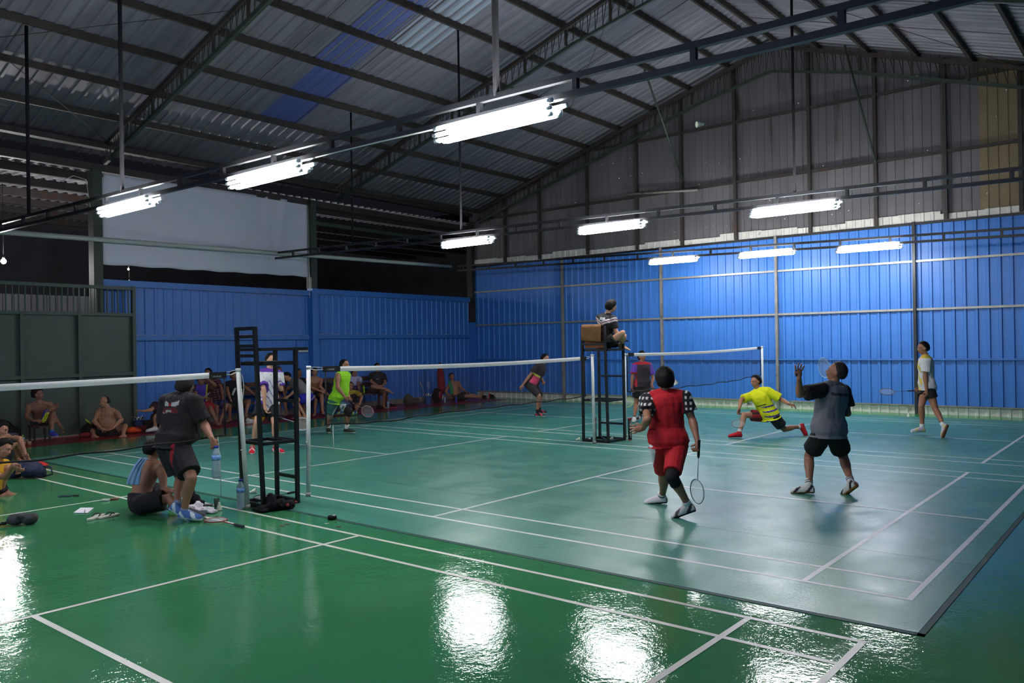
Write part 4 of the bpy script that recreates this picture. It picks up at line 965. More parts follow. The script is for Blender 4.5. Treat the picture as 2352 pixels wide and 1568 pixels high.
g_ = atd(*px_('D2', (540, 824)), depth(p.J['wR'])); hd = atd(*px_('D2', (150, 838)), depth(g_)+.1)
racket3(g_, g_+U_(hd-g_)*.67, 'badminton racket held out level by the player in white at far right', (90, 80, 80), (40, 40, 44), nrm=-CF*.5+ZU*.85)
# --- purple and black player behind net
def pur_rule(s, V, C):
    t, u, f = s.clothes_axes(V); C[s.sleevemask(V)] = lin((104, 66, 176)); C[t > .95] = lin((180, 26, 40)); C[(u < -.155) & (t < .6)] = lin((160, 26, 40)); return C
p = Person('C7', ('g', 1462, 968), 1.66, 'person facing the net in dark shirt with purple sleeves and black shorts', yaw=12, syaw=14, pelvis=(722, 920), neck=(722, 718), head=(722, 655), hface=(22, 2), sk='m', hair='thick', vox=.012,
           arms={'R': ((630, 850), 0, (624, 955), -1, {'to': (628, 1000), 'curl': 60}), 'L': ((826, 860), 0, (812, 925), -1, {'to': (826, 968), 'curl': 30})},
           legs={'R': ((666, 1110), -1, (647, 1238), ('s', (645, 1278)), {'yaw': -12}), 'L': ((742, 1100), -1, (704, 1222), ('s', (712, 1268)), {'yaw': -30})})
p.body(); p.shirt((44, 38, 46), hem=-.1, sleeve=.7, infl=.022, rule=pur_rule); p.shorts((14, 14, 17), f=.6, flare=.03)
p.shoe('R', (205, 203, 198), sock=(30, 30, 32), sockh=.1); p.shoe('L', (40, 42, 48), sock=(30, 30, 32), sockh=.1, accent=(200, 200, 200))
g_ = p.J['wR']; hd = atd(*px_('C7', (585, 1090)), depth(g_)-.35)
racket3(g_, g_+U_(hd-g_)*.62, 'badminton racket held low behind the far net by purple sleeved player', (170, 200, 80), (30, 30, 30), nrm=ZU*.8-CF*.6)
# --- umpire on the tall chair
def ump_rule(s, V, C):
    t, u, f = s.clothes_axes(V); q = t*1.0-np.abs(u-.02)*.8
    C[(q > .60) & (q < .66) | (q > .7) & (q < .745)] = lin((212, 205, 205)); C[(q > .66) & (q < .672)] = lin((190, 60, 50)); m = (t > .8) & (t < .9) & (f < 0) & (np.abs(u) < .06); C[m] = lin((190, 190, 195)); return C
p = Person('E6', ('d', depth(X2((-.0, .0, 1.8)))), 1.62, 'person umpiring cross-legged on the tall chair in black striped shirt', yaw=112, syaw=132, pelvis=(560, 1150), neck=(625, 520), head=(725, 335), hface=(112, -8), sk='l', hair='thick', hcol=(22, 20, 22), vox=.010, dn=-.02,
           arms={'R': ((818, 905), 0, (930, 960), 1, {'to': (990, 985), 'curl': 30}), 'L': ((770, 790), 1, (880, 930), 0, {'curl': 30})},
           legs={'R': ((985, 920), -1, (850, 1150), ('d', .05), {'yaw': 140, 'pitch': -15}), 'L': ((1010, 1010), 1, (960, 1190), ('d', .12), {'yaw': 60, 'pitch': -15})})
p.body(); p.shirt((22, 22, 26), hem=-.12, sleeve=.72, rule=ump_rule, wr=.009); p.shorts((16, 16, 18), f=.55)
# --- black and pink player far
def pk_rule(s, V, C):
    t, u, f = s.clothes_axes(V); m = (t < .42) & (t > .04) & (u < -.03) & (f > -.02); C[m] = lin((190, 62, 96)); C[(t < .5) & (t >= .42) & (u < -.04) & (f > -.01)] = lin((200, 200, 60)); return C
p = Person('C6', ('g', 1232, 960), 1.68, 'person crouching forward in black shirt with pink side, beyond middle net', yaw=52, syaw=62, pelvis=(1828, 545), neck=(1952, 305), head=(1990, 235), hface=(66, 4), sk='m', hair='short', vox=.012,
           arms={'R': ((1800, 440), -1, (1715, 555), 0, {'to': (1672, 605), 'curl': 25}), 'L': ((1935, 460), 1, (1965, 525), -1, {'curl': 60})},
           legs={'R': ((1915, 690), -1, (1893, 905), ('s', (1900, 968)), {'yaw': 62}), 'L': ((1935, 690), 0, (1915, 868), ('s', (1945, 915)), {'yaw': 68})})
p.body(); p.shirt((26, 24, 30), hem=-.1, sleeve=.7, infl=.018, rule=pk_rule); p.shorts((26, 26, 30), f=.92, flare=-.01)
for sd in 'LR': p.shoe(sd, (34, 32, 40), sole=(210, 205, 200), sock=(16, 16, 18), sockh=.24, accent=(190, 60, 70))
# --- green tank top player
p = Person('E3', ('g', 776, 996), 1.70, 'person in lime green tank top standing ready behind the middle net', yaw=62, syaw=66, pelvis=(262, 880), neck=(372, 412), head=(385, 285), hface=(76, 4), sk='m', fat=1.2, hair='crop', hcol=(16, 14, 14), vox=.011, dn=-.02, sh=.18,
           arms={'R': ((262, 665), -1, (392, 838), -1, {'to': (455, 905), 'curl': 65}), 'L': ((400, 700), 1, (470, 850), -1, {'curl': 60})},
           legs={'R': ((132, 1150), -1, (105, 1375), ('s', (95, 1450)), {'yaw': 20}), 'L': ((470, 1075), 0, (415, 1385), ('s', (440, 1466)), {'yaw': 72})})
p.body(); p.shirt((142, 206, 24), hem=-.12, sleeve=0, infl=.018, flare=.02, wr=.012, name='tank_top')
def gs(s, V, C):
    t, u, f = s.clothes_axes(V); C[u < -.06] = lin((36, 96, 96)); C[np.abs(u+.1) < .012] = lin((190, 195, 195)); return C
p.shorts((36, 34, 74), f=.78, flare=.03, rule=gs); p.brace('L'); p.brace('R', (150, 130, 112))
for sd in 'LR': p.shoe(sd, (36, 44, 34), sole=(200, 200, 190), sock=(214, 212, 208), sockh=.26)
g_ = p.J['wR']+U_(p.J['wR']-p.J['eR'])*.04; hd = atd(*px_('E3', (830, 1110)), depth(g_)+.0)
racket3(g_+U_(g_-hd)*.04, g_+U_(hd-g_)*.62, 'badminton racket pointing forward from the green tank top player', (180, 120, 120), (18, 18, 18))
# --- white and purple player seen through the empty umpire chair
def wp_rule(s, V, C):
    t, u, f = s.clothes_axes(V); C[t > .95] = lin((92, 50, 150)); m = (np.sin(t*25+u*30+2*np.sin(u*25)) > .86) & (t < .7); C[m] = lin((86, 52, 150))
    for sd in 'LR':
        if 'e'+sd in s.J:
            A, B = s.J['s'+sd], s.J['e'+sd]; d = grad_seg(V, A, B); q = ((V-A)@(B-A))/((B-A)@(B-A)); C[(d < .1) & (q > .62)] = lin((86, 46, 150))
    C[(t < .1) & (u < -.1)] = lin((86, 46, 160)); return C
p = Person('C4', ('g', 608, 1037), 1.72, 'person in white shirt with purple trim seen through the empty umpire chair', yaw=32, syaw=40, pelvis=(382, 655), neck=(396, 400), head=(408, 325), hface=(56, 4), sk='l', hair='short', vox=.011,
           arms={'R': ((352, 545), -1, (362, 690), -1, {'to': (372, 720), 'curl': 45}), 'L': ((486, 545), 0, (430, 470), -1, {'to': (415, 450), 'curl': 70})},
           legs={'R': ((300, 800), -1, (265, 1000), ('s', (268, 1037)), {'yaw': 15}), 'L': ((437, 810), -1, (443, 998), ('s', (460, 1030)), {'yaw': 55})})
p.body(); p.shirt((208, 206, 210), hem=-.22, sleeve=.78, infl=.02, flare=.02, rule=wp_rule, wr=.009)
def wps(s, V, C):
    t, u, f = s.clothes_axes(V); C[(u < -.12) & (V[:, 2] < .62)] = lin((220, 130, 30)); return C
p.shorts((20, 20, 24), f=.72, flare=.03, rule=wps)
for sd in 'LR': p.shoe(sd, (196, 24, 44), sole=(215, 210, 208), sock=(196, 24, 44), sockh=.04, accent=(215, 205, 205))
A = atd(*px_('E2', (480, 1220)), p.D-.2); B = atd(*px_('E2', (790, 1310)), p.D-.2)
racket3(A, A+U_(B-A)*.66, 'badminton racket with pale lettered strings held by white and purple player', (190, 190, 200), (24, 24, 26), nrm=-CF*.9+ZU*.4+RH*.2, hw=.112)
# --- big man in black shirt with the bottle
def blk_rule(s, V, C):
    t, u, f = s.clothes_axes(V); bk = f < 0
    m = bk & (t > .70) & (t < .86) & (u > -.16) & (u < .02) & (t > .72+.6*(u+.07)**2*0+.25*np.abs(u+.07)) & (np.abs(u+.07) > .012); C[bk & (t > .72) & (t < .86) & (np.abs(u+.02) < .10) & (t < .78+.7*np.abs(u+.02)) & (t > .72+.25*np.abs(u+.02))] = lin((200, 196, 190))
    C[bk & (np.abs(u+.02) < .022) & (t > .735) & (t < .79)] = lin((150, 22, 34)); C[bk & (t > .675) & (t < .695) & (np.abs(u) < .1)] = lin((130, 24, 36))
    C[bk & (t > .60) & (t < .65) & (np.abs(u) < .12)] = lin((120, 22, 32)); C[bk & (t > .605) & (t < .645) & (np.abs(u) < .045)] = lin((170, 168, 162)); C[bk & (t > .59) & (t < .60) & (np.abs(u) < .1)] = lin((190, 190, 188)); return C
p = Person('C3', ('g', 424, 1184), 1.72, 'heavy person in black shirt and black shorts with red stripe, carrying a water bottle', yaw=140, syaw=152, pelvis=(556, 715), neck=(632, 275), head=(665, 195), hface=(160, -12), sk='m', fat=1.42, hair='short', hcol=(40, 36, 36), vox=.010, sh=.215, dn=.12,
           arms={'R': ((838, 540), 0, (912, 672), -1, {'to': (940, 745), 'curl': 55}), 'L': ((470, 560), 1, (520, 640), 1, {'curl': 30})},
           legs={'R': ((722, 1035), 0, (655, 1345), ('g', .10), {'yaw': 78, 'pitch': -4}), 'L': ((628, 1030), 1, (590, 1290), ('g', .16), {'yaw': 92, 'pitch': -34})})
p.body(); p.shirt((24, 21, 24), hem=-.14, sleeve=.82, infl=.028, flare=.02, rule=blk_rule, wr=.012)
def bs(s, V, C):
    A, B = s.J['hR'], s.J['kR']; d = B-A; q = V-A; rt = U_(np.cross(d, face_dir(120))); lx = q@U_(-CF-U_(d)*(-CF@U_(d))); ly = q@RH; dd = grad_seg(V, A, B); C[(lx > .03) & (np.abs(ly-.01) < .022) & (dd < .14)] = lin((150, 16, 30)); return C
p.shorts((15, 14, 17), f=.86, flare=.03, rule=bs, infl=.02)
for sd in 'LR': p.shoe(sd, (70, 104, 160), sole=(210, 210, 208), sock=(140, 150, 170), sockh=.1, accent=(200, 205, 210))
BIG = p
# --- shirtless man with blue towel sitting on the floor
p = Person('C3', ('g', 332, 1180), 1.68, 'shirtless person sitting on the floor, blue towel over left shoulder', yaw=118, syaw=150, ls=1, pelvis=(255, 1255), neck=(350, 905), head=(372, 775), hface=(140, -22), sk='m', hair='short', vox=.010, spine=(275, 1075),
           arms={'R': ((470, 1150), -1, (555, 1155), 0, {'to': (600, 1150), 'curl': 35}), 'L': ((300, 1120), 1, (400, 1180), 1, {'curl': 30})},
           legs={'R': ((520, 1225), 0, (690, 1335), ('g', .08), {'yaw': 80}), 'L': ((440, 1120), 1, (560, 1260), ('g', .08), {'yaw': 95})})
p.body(); p.shorts((14, 14, 16), f=.78, waist=.2, infl=.02)
p.shoe('R', (60, 60, 66), sole=(210, 208, 204), sock=(190, 190, 190), sockh=.12)
TOW = p
# blue towel
M_TOW = mat('blue_towel', (128, 160, 192), rough=.95, var=.06, vscale=9, bump=.4, bscale=90)
def drape(name, crop, rows, dep, label, m_, th=.012, wr=.012, cat='towel', nu=10, nv=14, parent=None):
    """cloth sheet through rows of (left pixel, right pixel, depth offset)"""
    V = []; R_ = len(rows)
    for j in range(nv+1):
        q = j/nv*(R_-1); i0 = min(int(q), R_-2); fr = q-i0
        l = np.array(rows[i0][0])*(1-fr)+np.array(rows[i0+1][0])*fr; r = np.array(rows[i0][1])*(1-fr)+np.array(rows[i0+1][1])*fr; dd = rows[i0][2]*(1-fr)+rows[i0+1][2]*fr
        for i in range(nu+1):
            u = i/nu; V.append(atd(*px_(crop, l*(1-u)+r*u), dep+dd+wr*math.sin(u*17+j*.25)))
    F = [(j*(nu+1)+i, j*(nu+1)+i+1, (j+1)*(nu+1)+i+1, (j+1)*(nu+1)+i) for j in range(nv) for i in range(nu)]
    o = MB().add(V, F, 0, True).build(name, m_, loc=tuple(V[-1])); so = o.modifiers.new('t', 'SOLIDIFY'); so.thickness = th; so.offset = 0
    ss = o.modifiers.new('s', 'SUBSURF'); ss.levels = 1; ss.render_levels = 1
    return tag(o, label, cat)
drape('towel', 'C3', [((285, 845), (330, 855), .06), ((250, 850), (305, 870), -.07), ((190, 925), (270, 935), -.15), ((140, 1020), (250, 1030), -.2), ((118, 1095), (245, 1102), -.22)], p.D, 'light blue towel hanging over the shoulder of shirtless sitting man', M_TOW)
# --- two people at the left edge
p = Person('A2', ('g', 40, 1075), 1.66, 'person at left edge sitting with raised knee and arm across it', yaw=70, syaw=75, pelvis=(-50, 690), neck=(-38, 420), head=(18, 330), hface=(84, -6), sk='m', hair='thick', vox=.012,
           arms={'R': ((90, 400), 0, (190, 440), 1, {'to': (220, 470), 'curl': 30}), 'L': ((225, 425), 0, (285, 590), -1, {'to': (310, 650), 'curl': 20})},
           legs={'R': ((175, 460), -1, (265, 640), ('g', .08), {'yaw': 80}), 'L': ((140, 480), 1, (190, 650), ('g', .08), {'yaw': 70})})
p.body(); p.shirt((40, 42, 60), sleeve=.6); p.shorts((24, 24, 30), f=.6)
p = Person('A2', ('g', 8, 1140), 1.66, 'person at left edge in yellow and black sitting with one leg folded on floor', yaw=72, syaw=75, pelvis=(-150, 1085), neck=(-75, 700), head=(40, 545), hface=(88, -6), sk='m', hair='thick', vox=.011,
           arms={'R': ((60, 860), 1, (150, 720), 0, {'to': (210, 790), 'curl': 30}), 'L': ((100, 800), 1, (180, 720), 0, {'to': (225, 800), 'curl': 30})},
           legs={'R': ((280, 1105), -1, (90, 1150), ('d', .05), {'yaw': -60}), 'L': ((80, 760), 1, (20, 980), ('d', .2), {'yaw': 60})})
p.body(); p.shirt((206, 150, 24), sleeve=.6, wr=.009); p.shorts((15, 15, 18), f=.42)
# --- man with blue shoes on a low stool at the gate
p = Person('A1', ('y', 9.38), 1.70, 'thin bare-chested person on a low stool, one blue shoe crossed on knee', yaw=60, syaw=30, pelvis=(525, 1040), neck=(500, 810), head=(495, 705), hface=(80, 0), sk='d', hair='curly', vox=.013,
           arms={'R': ((342, 1000), 0, (440, 1045), -1, {'to': (480, 1040), 'curl': 40}), 'L': ((715, 1020), 0, (790, 1125), 0, {'to': (820, 1165), 'curl': 40})},
           legs={'L': ((665, 990), -1, (668, 1195), ('d', -.35), {'yaw': 55}), 'R': ((728, 850), -1, (585, 935), ('d', -.42), {'yaw': -120, 'pitch': -50})})
p.body(); p.shorts((26, 26, 32), f=.6)
for sd in 'LR': p.shoe(sd, (44, 54, 150), sole=(190, 190, 200) if sd == 'L' else (196, 200, 40), sock=(40, 110, 150), sockh=.12)
M_BOT = mat('clear_plastic', (215, 228, 240), rough=.08, trans=.85, ior=1.2)
drape('towel', 'A1', [((395, 800), (440, 790), -.1), ((385, 870), (480, 850), -.16), ((420, 945), (490, 935), -.2)], p.D, 'small grey towel over the shoulder of person on low stool', mat('grey_towel', (120, 125, 140), rough=.95))
st = yp(*px_('A1', (510, 1100)), 9.4); st = np.array([st[0], 9.4, 0.002]); t = thing('low_stool', 'low dark stool under the bare-chested person by the gate', 'stool', st)
MB().box(st+[-.17, -.15, .3], st+[.17, .15, .34]).build('seat', mat('dark_red_plastic', (60, 22, 22), rough=.5), t)
for a in (-.14, .14):
    for b_ in (-.12, .12): MB().box(st+[a-.015, b_-.015, 0], st+[a+.015, b_+.015, .3]).build('leg', M_BLK, t)
# --- bare-chested man sitting cross-legged by the gate
p = Person('A1', ('y', 9.36), 1.70, 'stout bare-chested balding person sitting cross-legged against the green gate', yaw=-4, syaw=-6, pelvis=(1385, 1165), neck=(1390, 885), head=(1345, 800), hface=(-48, 0), sk='t', fat=1.32, hair='back', hcol=(28, 24, 24), vox=.012, sh=.19,
           arms={'R': ((1212, 1050), 0, (1310, 1145), -1, {'to': (1360, 1160), 'curl': 30}), 'L': ((1562, 1030), 0, (1455, 1135), -1, {'to': (1400, 1160), 'curl': 30})},
           legs={'R': ((1165, 1130), -1, (1210, 1225), ('d', -.3), {'yaw': 75, 'pitch': -10}), 'L': ((1610, 1110), -1, (1590, 1225), ('d', -.3), {'yaw': -75, 'pitch': -10})})
p.body(); p.shorts((20, 18, 20), f=.5, waist=.02)
# --- person behind the big man, arm stretched out
p = Person('E1', ('y', 9.2), 1.68, 'person mostly hidden behind the heavy man, arm stretched left', yaw=-10, syaw=-5, pelvis=(500, 1090), neck=(570, 790), head=(590, 690), hface=(-40, 0), sk='t', hair='short', vox=.014,
           arms={'R': ((330, 880), 0, (150, 905), -1, {'to': (80, 895), 'curl': 30}), 'L': ((660, 980), 0, (640, 1080), -1, {})},
           legs={'R': ((420, 1010), -1, (405, 1240), ('d', -.35), {'yaw': -40}), 'L': ((560, 1010), -1, (560, 1240), ('d', -.3), {'yaw': 0})})
p.body(); p.shirt((50, 20, 26), sleeve=.7); p.shorts((30, 18, 22), f=.8)
for sd in 'LR': p.shoe(sd, (205, 203, 200), sole=(205, 200, 190), sock=(205, 205, 205), sockh=.08)
# --- bench spectators
def y2_rule(s, V, C):
    t, u, f = s.clothes_axes(V); C[(u < -.12)] = lin((40, 20, 26)); C[(u > .12)] = lin((60, 22, 30)); C[(np.abs(u-.11) < .014) | (t < .1)] = lin((190, 185, 40)); C[(np.abs(t-.45-u*1.4) < .05)] = lin((150, 140, 160)); return C
p = Person('E1', ('y', 9.35), 1.68, 'seated person drinking, in purple and yellow shirt and red shorts', yaw=15, syaw=10, pelvis=(1350, 740), neck=(1345, 400), head=(1320, 300), hface=(5, 10), sk='d', hair='short', hcol=(20, 20, 60), vox=.013,
           arms={'L': ((1600, 385), -1, (1450, 255), -1, {'to': (1390, 250), 'curl': 60}), 'R': ((1235, 620), 0, (1450, 650), -1, {'to': (1520, 660), 'curl': 30})},
           legs={'R': ((1370, 850), -1, (1400, 1130), ('d', -.45), {'yaw': 0}), 'L': ((1510, 850), -1, (1640, 1120), ('d', -.4), {'yaw': 30})})
p.body(); p.shirt((66, 50, 150), sleeve=.5, rule=y2_rule); p.shorts((150, 20, 36), f=.85, infl=.025)
def mar_rule(s, V, C):
    t, u, f = s.clothes_axes(V); C[np.sin(t*60) > .85] = lin((130, 110, 110)); return C
p = Person('E1', ('y', 9.75), 1.68, 'seated person in maroon striped shirt behind the drinking one', yaw=10, syaw=10, pelvis=(1580, 740), neck=(1500, 290), head=(1465, 150), hface=(-15, 0), sk='d', hair='short', vox=.014,
           arms={'L': ((1730, 450), 0, (1760, 680), -1, {}), 'R': ((1420, 500), 0, (1500, 700), -1, {})},
           legs={'L': ((1840, 780), -1, (1700, 1120), ('d', -.45), {'yaw': 20}), 'R': ((1640, 820), -1, (1640, 1090), ('d', -.4), {'yaw': 0})})
p.body(); p.shirt((66, 20, 28), sleeve=.6, rule=mar_rule); p.shorts((30, 36, 90), f=.75)
p = Person('E1', ('y', 9.6), 1.70, 'seated person in plain black left of the umpire chair, knee raised', yaw=15, syaw=0, pelvis=(1990, 780), neck=(1990, 310), head=(1975, 200), hface=(30, 0), sk='d', hair='short', vox=.013,
           arms={'R': ((1850, 500), 0, (1920, 700), -1, {}), 'L': ((2230, 440), 0, (2370, 560), -1, {})},
           legs={'L': ((2280, 700), -1, (2220, 960), ('d', -.4), {'yaw': 20}), 'R': ((1880, 800), -1, (1900, 1050), ('d', -.4), {'yaw': 0})})
p.body(); p.shirt((18, 18, 22), sleeve=.55); p.shorts((16, 16, 18), f=.7)
drape('towel', 'E1', [((1990, 440), (2030, 440), -.16), ((1950, 520), (1990, 540), -.2), ((1930, 580), (1965, 600), -.18)], p.D, 'small white towel on the chest of seated person in plain black', mat('white_towel', (190, 190, 190), rough=.95), nu=4, nv=6)
p = Person('E2', ('y', 9.8), 1.68, 'grey-haired person seated right behind the white and purple player', yaw=30, syaw=30, pelvis=(590, 850), neck=(590, 590), head=(600, 465), hface=(70, -5), sk='d', hair='short', hcol=(56, 54, 54), vox=.015,
           arms={'R': ((520, 760), 0, (600, 880), -1, {}), 'L': ((680, 760), 0, (700, 880), -1, {})},
           legs={'R': ((600, 980), -1, (620, 1180), ('d', -.45), {}), 'L': ((700, 980), -1, (740, 1180), ('d', -.4), {})})
p.body(); p.shirt((26, 26, 30), sleeve=.5); p.shorts((40, 40, 120), f=.7)
p = Person('E2', ('y', 8.9), 1.70, 'person in grey sleeveless top bending over between umpire chair and post', yaw=-48, syaw=-42, pelvis=(1085, 900), neck=(820, 640), head=(745, 560), hface=(-35, -55), sk='t', hair='crop', vox=.013,
           arms={'L': ((885, 800), -1, (760, 900), 0, {}), 'R': ((720, 780), 1, (700, 900), 0, {})},
           legs={'L': ((880, 970), -1, (1050, 1235), ('d', -.55), {'yaw': -60}), 'R': ((860, 1010), 1, (960, 1230), ('d', -.3), {'yaw': -60})}, spine=(980, 735), fat=1.1)
p.body(); p.shirt((118, 116, 112), sleeve=0, name='tank_top'); p.shorts((34, 34, 150), f=.75, infl=.03)
p = Person('E2', ('y', 10.0), 1.66, 'person with short dark hair and black top behind the bending one', yaw=60, syaw=50, pelvis=(990, 900), neck=(950, 600), head=(942, 500), hface=(68, 0), sk='d', hair='short', vox=.014, arms={}, legs={'R': ((1010, 1000), -1, (1030, 1190), ('d', -.4), {})})
p.body(); p.shirt((24, 24, 28), sleeve=.5)
p.shorts((24, 24, 30), f=.6)
p = Person('E2', ('y', 9.5), 1.68, 'bare-chested thin person seated on bench right of the white post', yaw=25, syaw=20, pelvis=(1190, 850), neck=(1212, 575), head=(1215, 485), hface=(25, 0), sk='m', hair='short', vox=.013,
           arms={'L': ((1310, 730), 0, (1430, 850), -1, {}), 'R': ((1150, 740), 0, (1330, 815), -1, {})},
           legs={'L': ((1335, 880), -1, (1350, 1150), ('d', -.45), {'yaw': 20}), 'R': ((1230, 960), -1, (1220, 1180), ('d', -.4), {'yaw': 0})})
p.body(); p.shorts((20, 22, 30), f=.7)
p = Person('E3', ('y', 9.7), 1.66, 'seated person in white and purple shirt leaning behind the green player', yaw=10, syaw=5, pelvis=(560, 700), neck=(530, 500), head=(550, 425), hface=(50, -30), sk='d', hair='short', vox=.014, dn=-.1,
           arms={'L': ((620, 640), 0, (640, 740), -1, {}), 'R': ((480, 640), 0, (520, 740), -1, {})}, legs={'L': ((640, 800), -1, (650, 960), ('d', -.4), {}), 'R': ((560, 800), -1, (560, 960), ('d', -.4), {})})
p.body()
def wpu(s, V, C):
    t, u, f = s.clothes_axes(V); C[t < .45] = lin((60, 40, 110)); return C
p.shirt((170, 168, 196), sleeve=.5, rule=wpu); p.shorts((24, 22, 30), f=.8)
p = Person('E3', ('y', 8.9), 1.68, 'person in dark yellow-collared shirt sitting on the red floor behind green player', yaw=20, syaw=15, pelvis=(510, 980), neck=(470, 745), head=(478, 650), hface=(15, 0), sk='m', hair='short', vox=.013,
           arms={'L': ((680, 830), 0, (640, 960), -1, {'to': (600, 1000)}), 'R': ((420, 900), 0, (460, 1000), -1, {})},
           legs={'L': ((620, 960), -1, (570, 1085), ('d', -.4), {'yaw': -30}), 'R': ((420, 980), -1, (350, 1080), ('d', -.45), {'yaw': -50})})
p.body()
def yc(s, V, C):
    t, u, f = s.clothes_axes(V); C[t > .95] = lin((150, 130, 30)); return C
p.shirt((30, 26, 34), sleeve=.7, rule=yc); p.shorts((24, 24, 30), f=.6)
for sd in 'LR': p.shoe(sd, (50, 80, 150), sole=(150, 190, 60), accent=(150, 190, 60))
def tb(s, V, C):
    t, u, f = s.clothes_axes(V); C[(t > .64) & (t < .68) & (np.abs(u+.0) < .04) & (f > 0)] = lin((150, 150, 150)); return C
p = Person('E3', ('y', 9.75), 1.70, 'person in black t-shirt on bench end, ankle crossed over knee', yaw=22, syaw=18, pelvis=(935, 715), neck=(950, 420), head=(948, 325), hface=(48, 0), sk='m', hair='short', vox=.012,
           arms={'R': ((842, 570), 0, (960, 640), -1, {'to': (1020, 650)}), 'L': ((1082, 590), 0, (1030, 640), -1, {'to': (960, 650)})},
           legs={'L': ((1065, 740), -1, (1050, 985), ('g', .075), {'yaw': 35}), 'R': ((860, 650), -1, (1120, 700), ('d', -.5), {'yaw': 100, 'pitch': -20})})
p.body(); p.shirt((20, 18, 22), sleeve=.75, rule=tb); p.shorts((28, 18, 24), f=.6)
# --- man with green towel in the far corner
p = Person('C6', ('y', 9.75), 1.68, 'bare-chested person with green towel lounging on the floor near far corner', yaw=48, syaw=25, pelvis=(905, 690), neck=(850, 525), head=(843, 455), hface=(30, 0), sk='m', fat=1.15, hair='short', vox=.014,
           arms={'R': ((768, 630), 0, (815, 690), -1, {}), 'L': ((965, 600), 0, (1015, 635), -1, {})},
           legs={'R': ((1040, 690), -1, (1185, 700), ('d', .1), {'yaw': 60, 'pitch': 70}), 'L': ((1060, 675), 0, (1195, 690), ('d', .25), {'yaw': 60, 'pitch': 70})})
p.body(); p.shorts((18, 18, 24), f=.75, infl=.03)
drape('towel', 'C6', [((800, 500), (830, 505), -.12), ((800, 540), (845, 540), -.2), ((820, 600), (862, 600), -.22), ((825, 670), (862, 665), -.24)], p.D, 'green towel hanging over shoulder of the person in far corner', mat('green_towel', (44, 130, 76), rough=.95), nu=5)
# ================================================================ things lying around
I3 = np.eye(3)
def gxy(cr, x, y, z=0.0): return gp(*px_(cr, (x, y)), z)
M_WATER = mat('bottle_plastic', (205, 222, 235), rough=.12, trans=.6, ior=1.25)
M_CAPB = mat('blue_cap', (24, 44, 150), rough=.4); M_LABEL = mat('bottle_label', (120, 160, 215), rough=.5, var=.5, vscale=26)
def bottle(p, h, r, label, body=None, cap=None, lab=True, name='water_bottle', tilt=None, base_z=None):
    p = np.array(p, float); t = thing(name, label, 'bottle', p); ax = I3 if tilt is None else tilt
    pr = [(r*.75, 0), (r, .03*h), (r, .1*h), (r*.96, .13*h), (r, .16*h), (r, .5*h), (r*.95, .53*h), (r, .56*h), (r, .72*h), (r*.85, .80*h), (r*.45, .89*h), (r*.42, .94*h)]
    bo = MB().lathe(pr, p, 18, ax=ax).build('body', body or M_WATER, t)
    MB().lathe([(r*.5, .935*h), (r*.5, h*.99), (r*.42, h)], p, 14, ax=ax).build('cap', cap or M_CAPB, t)
    if lab: MB().lathe([(r*1.02, .56*h), (r*1.02, .72*h)], p, 18, ax=ax).build('label', M_LABEL, t)
    return t
M_FEA = mat('shuttle_feather', (222, 224, 206), rough=.8); M_CORK = mat('shuttle_cork', (214, 212, 200), rough=.6)
def shuttle(p, d, label):
    """p = centre of the open feather end, d = direction towards the cork"""
    p = np.array(p, float); d = U_(d); u = U_(np.cross(d, [.3, .2, 1])); v = np.cross(d, u); ax = np.array([u, v, d]); t = thing('shuttlecock', label, 'shuttlecock', p)
    b = MB()
    for i in range(16):
        a = 2*math.pi*i/16; c, s_ = math.cos(a), math.sin(a); tn = -u*s_+v*c; ra = u*c+v*s_
        P0 = p+ra*.032; P1 = p+ra*.024+d*.035; P2 = p+ra*.013+d*.062
        b.add([P0-tn*.0075, P0+tn*.0075, P1+tn*.006, P1-tn*.006, P2+tn*.002, P2-tn*.002], [(0, 1, 2, 3), (3, 2, 4, 5)])
        b.bar(P0, P2, .001)
    b.lathe([(.0315, .0), (.0315, .0012)], p, 16, ax=ax) if False else None
    b.build('feather_skirt', M_FEA, t)
    MB().lathe([(.0125, .058), (.0135, .066), (.0135, .074), (.010, .082), (.004, .086)], p, 14, ax=ax).build('cork', M_CORK, t)
def gsh(cr, x, y, ang, label, up=False, z=MT):
    q = gxy(cr, x, y, z)
    if up: shuttle(q+[0, 0, .002], (0, 0, 1), label)
    else: dd = RH*math.cos(ang)+FH*math.sin(ang); shuttle(q+[0, 0, .034], dd+ZU*-.28, label)
gsh('C4', 296, 1342, 3.3, 'white shuttlecock on the mat between front post and empty umpire chair'); gsh('E5', 1118, 822, 0, 'white shuttlecock standing cork up beside the coffee glass', up=True, z=.003)
gsh('C7', 135, 1450, 3.0, 'white shuttlecock lying on the mat left of the occupied umpire chair'); gsh('C7', 236, 1455, 3.2, 'white shuttlecock beside left leg of the occupied umpire chair')
gsh('C7', 455, 1440, 2.6, 'white shuttlecock inside the base of the occupied umpire chair'); gsh('D2', 402, 1185, 1.5, 'white shuttlecock standing upright near back wall, below the level racket', up=True)
q = atd(1600, 286, 8.5); shuttle(q, RH*1.0+ZU*.1+FH*.2, 'white shuttlecock flying high in front of the gable wall')
q = atd(1552, 882, 8.9); shuttle(q, -RH*.4+ZU*.9, 'white shuttlecock in the air right of the red player\'s head')
q = np.array([0.85, 0.28, 0]); 
